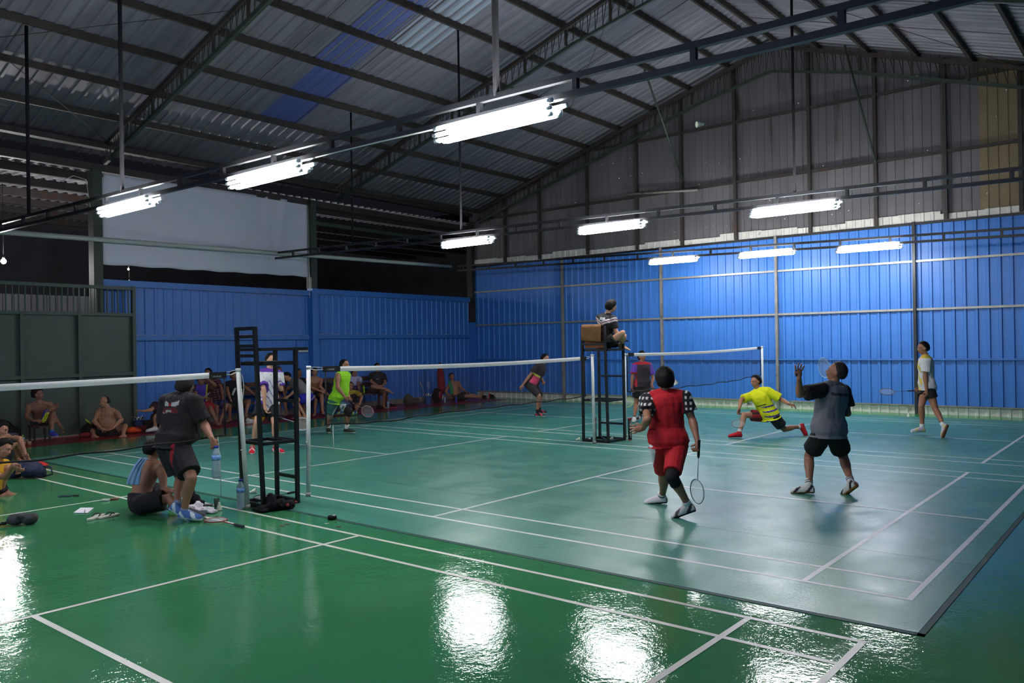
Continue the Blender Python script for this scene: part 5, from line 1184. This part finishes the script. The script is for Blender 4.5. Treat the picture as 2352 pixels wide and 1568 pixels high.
# shuttle tubes by the occupied chair
def stube(cr, x, y, h, label, c1, c2, lean=0.0):
    q = gxy(cr, x, y, MT); t = thing('shuttle_tube', label, 'shuttle tube', q); r = .034; ax = np.array([[1, 0, 0], [0, 1, 0], [lean, 0, 1]], float)
    MB().lathe([(r, 0), (r, h)], q, 18, ax=ax).build('tube_body', c1, t); MB().lathe([(r*1.06, h-.03), (r*1.06, h+.006)], q, 18, ax=ax).build('tube_lid', c2, t)
    MB().lathe([(r*1.06, 0), (r*1.06, .02)], q, 18, ax=ax).build('tube_base', c2, t)
    b = MB(); rr = random.Random(3)
    for i in range(9):
        z = .06+i*.03; a = -2.3; n0 = q+np.array([math.cos(a), math.sin(a), 0])*(r+.001); sd = np.array([-math.sin(a), math.cos(a), 0])
        b.bar(n0-sd*.013+[0, 0, z], n0+sd*.013+[0, 0, z+.004], .002, .007)
        if i % 2: b.bar(n0-sd*.011+[0, 0, z], n0-sd*.011+[0, 0, z+.022], .002, .005)
    b.build('tube_print', M_LET, t)
M_RLID = mat('red_lid', (120, 18, 28), rough=.4); M_TBLK = mat('tube_black', (26, 24, 28), rough=.4)
stube('C7', 273, 1440, .40, 'dark shuttle tube with white lettering left of occupied umpire chair', M_TBLK, M_RLID); stube('C7', 608, 1447, .40, 'dark shuttle tube with red lid right of occupied umpire chair', M_TBLK, M_RLID)
# bottles
bottle(gxy('C4', 178, 1463, .004), .33, .044, 'large water bottle with blue cap standing beside the tilted front post')
hb = BIG.J['wR']+U_(BIG.J['wR']-BIG.J['eR'])*.09; bottle(np.array([hb[0], hb[1], hb[2]-.36])+RH*.012, .34, .046, 'large water bottle dangling from the hand of the heavy man', name='water_bottle')
M_GBOT = mat('green_plastic', (150, 190, 70), rough=.15, trans=.5); M_GCAP = mat('green_cap', (120, 190, 50), rough=.4)
def yb(cr, x, y, yy): q = yp(*px_(cr, (x, y)), yy); return np.array([q[0], yy, .003])
bottle(yb('A1', 295, 1290, 9.0), .2, .032, 'green drink bottle on the dark red floor near the gate', M_GBOT, M_GCAP)
bottle(yb('A1', 1090, 1140, 9.6), .2, .03, 'small clear bottle left of the cross-legged person', lab=True)
bottle(yb('E3', 1128, 960, 9.5), .22, .032, 'clear bottle on red floor right of the bench')
bottle(yb('C6', 895, 725, 9.3), .19, .03, 'blue bottle with white cap in front of far corner person', mat('blue_plastic', (40, 60, 190), rough=.3), M_PVC, lab=False)
bottle(yb('C6', 757, 740, 9.6), .2, .03, 'clear bottle beside the red and black backpack'); bottle(yb('C6', 1278, 715, 9.7), .17, .028, 'clear bottle near feet of the far corner person')
bottle(yb('C6', 1300, 712, 9.7), .18, .026, 'red bottle near feet of far corner person', mat('red_plastic', (190, 50, 40), rough=.3), M_RLID, lab=False)
bottle(yb('E3', 65, 1010, 9.2), .22, .034, 'blue water bottle on the floor by bare-chested bench sitter', mat('palebl_plastic', (110, 140, 190), rough=.2, trans=.4)); bottle(yb('E2', 1405, 1150, 9.3), .24, .034, 'clear water bottle on floor left of green player', lab=True)
# cup by green bottle
q = yb('A1', 378, 1295, 8.95); tag(MB().lathe([(.028, 0), (.036, .07), (.033, .07), (.026, .006)], q, 16).build('snack_cup', mat('tan_paper', (170, 130, 96), rough=.8), loc=tuple(q)), 'small tan cup on dark red floor beside green bottle', 'cup')
# glass of coffee
q = gxy('E5', 1068, 770, .004); t = thing('coffee_glass', 'half-full glass of black coffee on the floor behind upright shuttlecock', 'glass', q)
MB().lathe([(.027, 0), (.033, .1), (.031, .1), (.0255, .006)], q, 18).build('glass', mat('clear_glass', (225, 240, 230), rough=.03, trans=.95), t)
MB().lathe([(.025, .007), (.0285, .055)], q, 18).build('coffee', mat('coffee', (22, 10, 8), rough=.2), t)
# phone
def slab(cr, x, y, l, w_, h, ang, m_, name, label, cat, bev=.003):
    q = gxy(cr, x, y, .003); a = ang; c, s_ = math.cos(a), math.sin(a); ux = RH*c+FH*s_; uy = -RH*s_+FH*c; R_ = np.array([ux, uy, ZU]).T
    return tag(MB().box((-l/2, -w_/2, 0), (l/2, w_/2, h), 0, (R_, q)).build(name, m_, loc=tuple(q), bevel=bev), label, cat)
slab('E5', 850, 725, .15, .075, .011, .1, mat('phone_pattern', (60, 58, 60), rough=.3, var=.9, vscale=30), 'phone', 'dark patterned phone on the floor behind white cloth', 'phone')
slab('A2', 738, 1075, .15, .07, .01, .1, mat('navy_case', (30, 34, 60), rough=.3, var=.5, vscale=30), 'phone', 'navy blue phone lying on green floor at left', 'phone')
slab('A2', 858, 1072, .075, .03, .015, .0, mat('dark_lighter', (34, 20, 26), rough=.3), 'lighter', 'small dark lighter beside the navy phone', 'lighter')
slab('A2', 1190, 1125, .085, .055, .02, .1, M_PVC, 'cigarette_pack', 'small white cigarette pack on green floor near slippers', 'cigarette pack')
slab('A2', 1285, 1113, .085, .055, .02, .2, mat('brown_pack', (120, 70, 60), rough=.5, var=.5, vscale=40), 'cigarette_pack', 'small brown cigarette pack beside the white one', 'cigarette pack')
slab('A2', 1228, 1118, .07, .018, .012, .2, M_BLK, 'lighter', 'small black lighter between white pack and brown pack', 'lighter')
q = gxy('A2', 943, 1238, .003); ux = RH; V = [gxy('A2', *c_, .004) for c_ in ((828, 1262), (985, 1266), (1056, 1208), (908, 1208))]; V2 = [v+np.array([0, 0, .006]) for v in V]
pap = MB().add(V+V2, [(3, 2, 1, 0), (4, 5, 6, 7), (0, 1, 5, 4), (1, 2, 6, 5), (2, 3, 7, 6), (3, 0, 4, 7)]).build('notebook', mat('paper', (222, 216, 222), rough=.8)); tag(pap, 'open white notebook page lying on the green floor', 'notebook')
a_ = gxy('A2', 953, 1256, .014); b_ = gxy('A2', 957, 1226, .014); t = MB().tube([a_, a_+(b_-a_)*.85, b_], [.0045, .0045, .002], 8).build('pen', mat('pen_purple', (90, 60, 90), rough=.4)); tag(t, 'short pen lying across the white notebook', 'pen')
# flip-flops
def flipflop(cr, heel, toe, label):
    A, B = gxy(cr, *heel, .004), gxy(cr, *toe, .004); d = U_(B-A); L_ = np.linalg.norm(B-A); L_ = max(.24, min(L_, .29)); sv = np.cross(ZU, d); t = thing('flip_flop', label, 'flip-flop', A, 'pair of flip-flops'); V = []
    ou = [(0, .0), (.02, .026), (.07, .034), (.3, .033), (.5, .036), (.75, .047), (.9, .042), (.97, .026), (1, 0)]
    pts = [(x, w_) for x, w_ in ou]+[(x, -w_) for x, w_ in ou[-2:0:-1]]; n = len(pts)
    for z in (0, .017):
        for x, w_ in pts: V.append(A+d*x*L_+sv*w_+ZU*z)
    MB().add(V, [tuple(range(n-1, -1, -1)), tuple(range(n, 2*n))]+[(i, (i+1) % n, n+(i+1) % n, n+i) for i in range(n)]).build('sole', mat('pale_rubber', (190, 186, 170), rough=.7), t)
    b = MB(); c0 = A+d*.82*L_+ZU*.017
    for sg in (-1, 1): b.tube([c0, c0+ZU*.02-d*.03+sv*sg*.012, A+d*.6*L_+sv*sg*.036+ZU*.045, A+d*.42*L_+sv*sg*.036+ZU*.017], [.004, .006, .007, .005], 6)
    b.build('strap', mat('black_rubber', (26, 28, 28), rough=.5), t)
flipflop('A2', (1000, 1350), (1165, 1285), 'pale flip-flop with black straps, the left one of the pair'); flipflop('A2', (1112, 1330), (1330, 1280), 'pale flip-flop with black straps, the right one of the pair')
# soft lumps: bags, cloths
def lump(name, label, cat, balls, m_, vox=.012, wr=.01, seed=0, parts=None, sc=9):
    mb = MB()
    for c, r_ in balls: mb.ball(c, r_, 14, 10)
    V, F = remeshed(mb, vox, 2); nz = vnoise(V, sc, seed)+.5*vnoise(V, sc*2.3, seed+4); c0 = V.mean(0); d = V-c0; d /= np.linalg.norm(d, axis=1)[:, None]+1e-6; V = V+d*(nz*wr)[:, None]
    V[:, 2] = np.maximum(V[:, 2], .004); base = (c0[0], c0[1], .004) if V[:, 2].min() < .02 else (c0[0], c0[1], V[:, 2].min())
    t = thing(name, label, cat, base); MB().add(V, F, 0, True).build('body', m_, t); return t, V
M_BKC = mat('black_fabric', (13, 13, 15), rough=.85, spec=.2, var=.3, vscale=14, bump=.3, bscale=60); M_NAVY = mat('navy_fabric', (26, 32, 58), rough=.8, var=.2, vscale=14)
q = gxy('A2', 255, 1400, .0); t, V = lump('waist_bag', 'crumpled dark grey waist bag with long strap on green floor at left', 'bag', [(q+RH*-.06+ZU*.06, (.09, .07, .06)), (q+RH*.06+ZU*.06+FH*.03, (.08, .07, .06)), (q+ZU*.10+RH*.0, (.07, .06, .035))], mat('dark_grey_fabric', (50, 50, 52), rough=.8, var=.5, vscale=16), wr=.02)
MB().tube([q+RH*-.1+ZU*.03, q+RH*-.2+ZU*.03-FH*.02, gxy('A2', 60, 1385, .03), gxy('A2', -60, 1400, .02)], [.02, .022, .024, .02], 8, ell=(.5, ZU)).build('strap', M_BKC, t)
q = gxy('A2', 290, 870, 0); t, V = lump('backpack', 'navy backpack lying on the floor beside people at left edge', 'backpack', [(q+RH*-.15+ZU*.10, (.14, .12, .10)), (q+RH*.08+ZU*.12, (.15, .13, .12)), (q+RH*.2+ZU*.09, (.09, .1, .09)), (q+ZU*.17-RH*.02, (.16, .09, .08))], M_NAVY, wr=.018)
MB().tube([q+RH*.24+ZU*.16, q+RH*.36+ZU*.15, q+RH*.38+ZU*.05, q+RH*.26+ZU*.02], .012, 8).build('strap', M_NAVY, t)
q = gxy('A2', 440, 745, 0); A_ = q+ZU*.03
lump('red_shoe', 'red and white shoe behind the navy backpack', 'shoe', [(q+ZU*.04, (.1, .05, .045)), (q+RH*.08+ZU*.03, (.06, .045, .03))], mat('red_cloth', (190, 40, 36), rough=.7), wr=.004)
q = gxy('E5', 560, 720, 0); t, V = lump('black_bag', 'small black bag leaning beside the bare-backed sitting man, shuttlecock on top', 'bag', [(q+ZU*.06, (.10, .07, .07)), (q+ZU*.15-RH*.03, (.06, .05, .08)), (q+RH*.08+ZU*.03, (.07, .05, .03))], M_BKC, wr=.008)
q = V[V[:, 2].argmax()]; shuttle(q+ZU*.035, -RH*.6-FH*.2-ZU*.4+ZU*.75, 'white shuttlecock lying on top of the small black bag')
q = gxy('E5', 690, 890, 0); lump('cloth', 'crumpled white cloth on the floor in front of the sitting man', 'cloth', [(q+ZU*.05+RH*-.04, (.09, .07, .05)), (q+ZU*.035+RH*.07, (.10, .06, .035)), (q+RH*.15+ZU*.02, (.06, .05, .02)), (q+ZU*.08-RH*.02+FH*.03, (.06, .05, .04))], mat('white_cloth', (204, 196, 204), rough=.9, var=.12, vscale=25), wr=.03, sc=22)
# racket on the floor
A_ = gxy('E5', 1622, 1165, .018); B_ = gxy('E5', 872, 985, .010)
racket3(A_, A_+U_(B_-A_)*.67, 'red and black racket lying flat on green floor beside front net post', (140, 24, 20), (38, 36, 40), nrm=ZU+np.array([0, 0, 0.]))
gsz = gxy('E5', 690, 1035, .003); slab('E5', 720, 1022, .03, .01, .004, .3, M_BLK, 'plastic_scrap', 'tiny dark scrap on green floor near the blue shoe', 'scrap')
for cr, x, y, m_, lb in (('P', 648, 1208, M_RLID, 'tiny red scrap on green floor, nearer the front post'), ('P', 660, 1203, M_RLID, 'tiny red scrap on green floor behind another red scrap'), ('P', 778, 1209, M_RLID, 'red and dark scrap on green floor below the tape roll'), ('P', 751, 1202, M_PVC, 'tiny pale scrap on green floor left of the red and dark one'), ('P', 1241, 1257, M_PVC, 'tiny white feather scrap on the teal mat')):
    slab(cr, x, y, .05, .02, .003, .2, m_, 'paper_scrap', lb, 'scrap')
q = gxy('P', 763, 1192, .003); t = thing('tape_roll', 'small black tape roll at the edge of the mat', 'tape roll', q)
MB().lathe([(.018, .008), (.045, .0), (.048, .02), (.045, .035), (.02, .035)], q, 18).build('roll', M_BKC, t); MB().lathe([(.012, .03), (.02, .042), (.01, .046)], q+RH*.02, 12).build('white_core', M_PVC, t)
# black bag, jacket and rackets under the empty chair
q = gxy('C4', 380, 1480, 0); t, V = lump('equipment_bag', 'black bag with red studs heaped at the foot of the empty umpire chair', 'bag', [(q+ZU*.03+RH*-.05, (.11, .08, .035)), (q+ZU*.06+RH*.10+FH*.06, (.14, .09, .06)), (q+ZU*.10+RH*.02+FH*.07, (.06, .06, .09)), (q+RH*.22+ZU*.05+FH*.09, (.07, .06, .05)), (q+RH*.03+ZU*.02-FH*.02, (.13, .05, .02))], M_BKC, wr=.028, sc=16)
st_ = MB().ball(gxy('C4', 465, 1460, .06)-FH*.06, .018, 10, 7).ball(gxy('C4', 505, 1435, .07)-FH*.02, .013, 10, 7); 
MB().ball(q+RH*.22+FH*.01+ZU*.06, .02, 10, 7).build('red_stud', M_RLID, t); MB().ball(q+RH*.3+FH*.05+ZU*.085, .016, 10, 7).build('red_stud', M_RLID, t)
A_ = gxy('C4', 560, 1405, .05); B_ = gxy('C4', 315, 1370, .05); c_ = gxy('C4', 385, 1375, .09)
racket3(c_+RH*.22+FH*.48-ZU*.02, c_-RH*.1-FH*.1, 'black racket resting on the base of empty umpire chair', (24, 24, 28), (24, 24, 28), nrm=ZU*.9-FH*.3)
lump('racket_cover', 'pale green grey cloth under the racket at the empty chair base', 'cloth', [(gxy('C4', 300, 1385, .03), (.07, .05, .025)), (gxy('C4', 340, 1383, .03), (.09, .05, .025))], mat('pale_green_cloth', (150, 160, 140), rough=.9), wr=.006)
# black bag beside umpire on the seat
q = X2((.12, -.14, 1.69)); t, V = lump('shoulder_bag', 'black bag with red mark beside the umpire on the chair seat', 'bag', [(q+np.array([-.04, 0, .065]), (.13, .07, .065)), (q+np.array([.06, 0, .06]), (.1, .065, .06))], M_BKC, wr=.006)
MB().bar(q+np.array([-.03, -.078, .07]), q+np.array([.03, -.078, .075]), .004, .02).build('red_mark', M_RLID, t)
# benches along the left wall
M_WOOD = mat('brown_wood', (74, 46, 36), rough=.6, var=.25, vscale=4, stretch=(1, 8, 8))
def bench(xa, xb, y, label):
    t = thing('bench', label, 'bench', ((xa+xb)/2, y, .002), 'wooden benches along the left wall')
    for k in range(3): MB().box((xa, y-.2+k*.13, .42), (xb, y-.09+k*.13, .45)).build('seat_board', M_WOOD, t)
    for z in (.62, .80): MB().box((xa, y+.2, z), (xb, y+.23, z+.13)).build('back_board', M_WOOD, t)
    for x in (xa+.12, xb-.17):
        MB().box((x, y-.18, 0), (x+.06, y-.12, .42)).build('leg', M_WOOD, t); MB().box((x, y+.14, 0), (x+.06, y+.2, .93)).build('leg', M_WOOD, t)
        MB().box((x, y-.18, .36), (x+.06, y+.2, .42)).build('cross_rail', M_WOOD, t)
x0 = yp(690, 880, 9.85)[0]; x1 = yp(888, 880, 9.85)[0]; bench(x0, x1, 9.85, 'brown wooden bench with backrest under person in black t-shirt')
x0 = yp(452, 880, 9.8)[0]; x1 = yp(640, 880, 9.8)[0]; bench(x0, x1, 9.72, 'brown wooden bench with backrest behind the umpire chair')
t, V = lump('equipment_bag', 'black bag standing on the bench behind green player', 'bag', [(yp(*px_('E3', (60, 660)), 9.7), (.2, .1, .13)), (yp(*px_('E3', (10, 680)), 9.7), (.14, .1, .11))], M_BKC, wr=.01, vox=.016)
q = yp(*px_('E3', (740, 735)), 9.75); t, V = lump('sports_bag', 'dark bag with pale end lying on the bench seat', 'bag', [(np.array([q[0]-.2, 9.8, .54]), (.2, .12, .08)), (np.array([q[0]+.05, 9.8, .52]), (.16, .11, .07))], M_BKC, wr=.01, vox=.016)
q = yp(*px_('E3', (680, 672)), 9.8); bottle(np.array([q[0], 9.72, .47]), .22, .03, 'slim lime green bottle standing on the bench seat', mat('lime_plastic', (150, 200, 40), rough=.3), M_GCAP, lab=False)
# buckets
def bucket(cr, x, y, yy, label):
    q = yb(cr, x, y, yy); t = thing('bucket', label, 'bucket', q, 'blue buckets by the left wall'); r = .11
    MB().lathe([(r*.82, 0), (r, .25), (r*1.05, .25), (r*1.05, .262), (r*.96, .262), (r*.8, .01)], q, 24).build('bucket_body', mat('blue_bucket', (70, 128, 200), rough=.4), t)
    mb = MB(); 
    for i in range(22):
        a = 2*math.pi*i/22; c = q+np.array([math.cos(a)*r*.98, math.sin(a)*r*.98, .262]); e = c+np.array([math.cos(a)*.03, math.sin(a)*.03, .035+.012*(i % 3)])
        tn = np.array([-math.sin(a), math.cos(a), 0])*.015; mb.add([c-tn, c+tn, e+tn, e-tn], [(0, 1, 2, 3)], i % 2)
    o = mb.build('bag_liner', [M_LET, M_NBLK], t); return q
bucket('A1', 1785, 1120, 9.6, 'blue bucket with chequered liner beside the gate and orange bag'); qb = bucket('C6', 549, 760, 9.6, 'blue bucket with chequered liner holding rackets near the far corner')
racket3(qb+[0, .0, .06], qb+np.array([-.22, .12, .72]), 'thin racket with pale shaft leaning out of the far blue bucket', (150, 130, 130), (60, 50, 50), nrm=[1, -.6, 0], hw=.07)
racket3(qb+[.2, .15, .02], qb+np.array([.22, .2, .70]), 'purple racket standing up between bucket and backpack', (110, 60, 130), (40, 30, 50), nrm=[.2, -1, 0], hw=.1)
# bags in the far left corner
q = yb('C6', 350, 770, 9.6); lump('sack', 'brown lumpy sack on the dark red floor near far bucket', 'sack', [(q+[-.12, 0, .16], (.17, .15, .16)), (q+[.15, 0, .11], (.18, .14, .11)), (q+[-.15, 0, .27], (.11, .1, .08))], mat('brown_sack', (66, 58, 48), rough=.9, var=.3, vscale=8), wr=.025, vox=.018)
q = yb('C6', 660, 745, 9.7); t, V = lump('backpack', 'black backpack with red side pocket standing near the far corner', 'backpack', [(q+[0, 0, .2], (.19, .13, .2)), (q+[0, 0, .36], (.14, .11, .1))], M_BKC, wr=.01, vox=.018)
MB().ball(q+[.03, -.12, .25], (.07, .03, .13), 12, 9).build('red_pocket', M_RLID, t); MB().bar(q+[.1, -.13, .1], q+[.15, -.13, .22], .012, .02).build('white_tag', M_LET, t)
q = yb('C6', 718, 745, 9.95); t = thing('beach_umbrella', 'tall folded dark red umbrella leaning on blue wall in the corner', 'umbrella', q)
MB().tube([q+[0, 0, .25], q+[0, 0, .5], q+[0, .03, .85], q+[0, .05, 1.12], q+[0, .06, 1.24]], [.10, .125, .12, .07, .012], 14).build('canopy', mat('dark_red_cloth', (120, 14, 26), rough=.8, var=.2, vscale=8), t)
MB().tube([q, q+[0, 0, .3]], .015, 8).build('shaft', M_BLK, t)
q = yb('C6', 120, 800, 9.5)
def shoepair(q, label, m_, m2, n=1):
    t, V = lump('shoe', label, 'shoe', [(q+[0, 0, .05], (.12, .05, .05)), (q+[-.07, 0, .08], (.05, .045, .05))], m_, wr=.004)
    MB().box(q+[-.12, -.05, 0], q+[.12, .05, .018]).build('sole', m2, t)
shoepair(q, 'black shoe with pink and lime sole right of the bench', M_BKC, mat('pink_sole', (220, 70, 80), rough=.5)); shoepair(q+[-.5, .0, 0], 'black shoe nearest the bench end', M_BKC, M_BKC)
shoepair(yb('C6', 1240, 705, 9.8), 'dark shoe near the feet of the person in far corner', M_BKC, M_BKC); shoepair(yb('C6', 1335, 705, 9.8), 'dark shoe right of the red bottle in the far corner', M_BKC, M_BKC)
shoepair(yb('E2', 110, 1335, 9.1), 'pale shoe on the red floor left of umpire chair', M_PVC, M_PVC)
q = yb('A1', 1700, 1190, 9.3); t, V = lump('orange_bag', 'bright orange cloth bag on the red floor by cross-legged person', 'bag', [(q+[0, 0, .07], (.14, .09, .07)), (q+[.1, 0, .05], (.1, .08, .05))], mat('orange_cloth', (232, 78, 26), rough=.7), wr=.012, vox=.014)
q = yb('A1', 1800, 1180, 9.55); lump('red_bag', 'dark red bag behind the orange one', 'bag', [(q+[0, 0, .07], (.16, .09, .07))], mat('dred_bag', (120, 24, 26), rough=.8), wr=.012, vox=.016)
q = yb('A1', 1100, 1200, 9.4); lump('red_bag', 'dark red bag left of the cross-legged person', 'bag', [(q+[0, 0, .05], (.14, .09, .05))], mat('dred_bag', (120, 24, 26), rough=.8), wr=.012, vox=.016)
q = yb('A1', 1150, 1130, 9.6); t, V = lump('racket_bag', 'dark bag with yellow handle sticking up behind cross-legged person', 'bag', [(q+[0, 0, .14], (.16, .09, .14))], M_BKC, wr=.012, vox=.016)
MB().tube([q+[.02, -.05, .24], q+[-.1, -.06, .36]], .016, 8).build('yellow_handle', mat('yellow_grip', (190, 200, 30), rough=.5), t)
q = yb('A1', 70, 1230, 9.35); lump('backpack', 'big black backpack against the gate at far left', 'backpack', [(q+[0, 0, .2], (.26, .16, .2)), (q+[-.05, 0, .35], (.17, .12, .14))], M_BKC, wr=.02, vox=.018)
for x_, lb in ((1880, 'black box behind the white shoe beside blue bucket'),):
    q = yb('A1', x_, 1160, 9.7); tag(MB().box(q+[-.12, -.08, 0], q+[.12, .08, .22]).build('speaker_box', M_BKC, loc=tuple(q), bevel=.01), lb, 'box')
for o in list(bpy.data.objects):
    if '_o' in o: del o['_o']
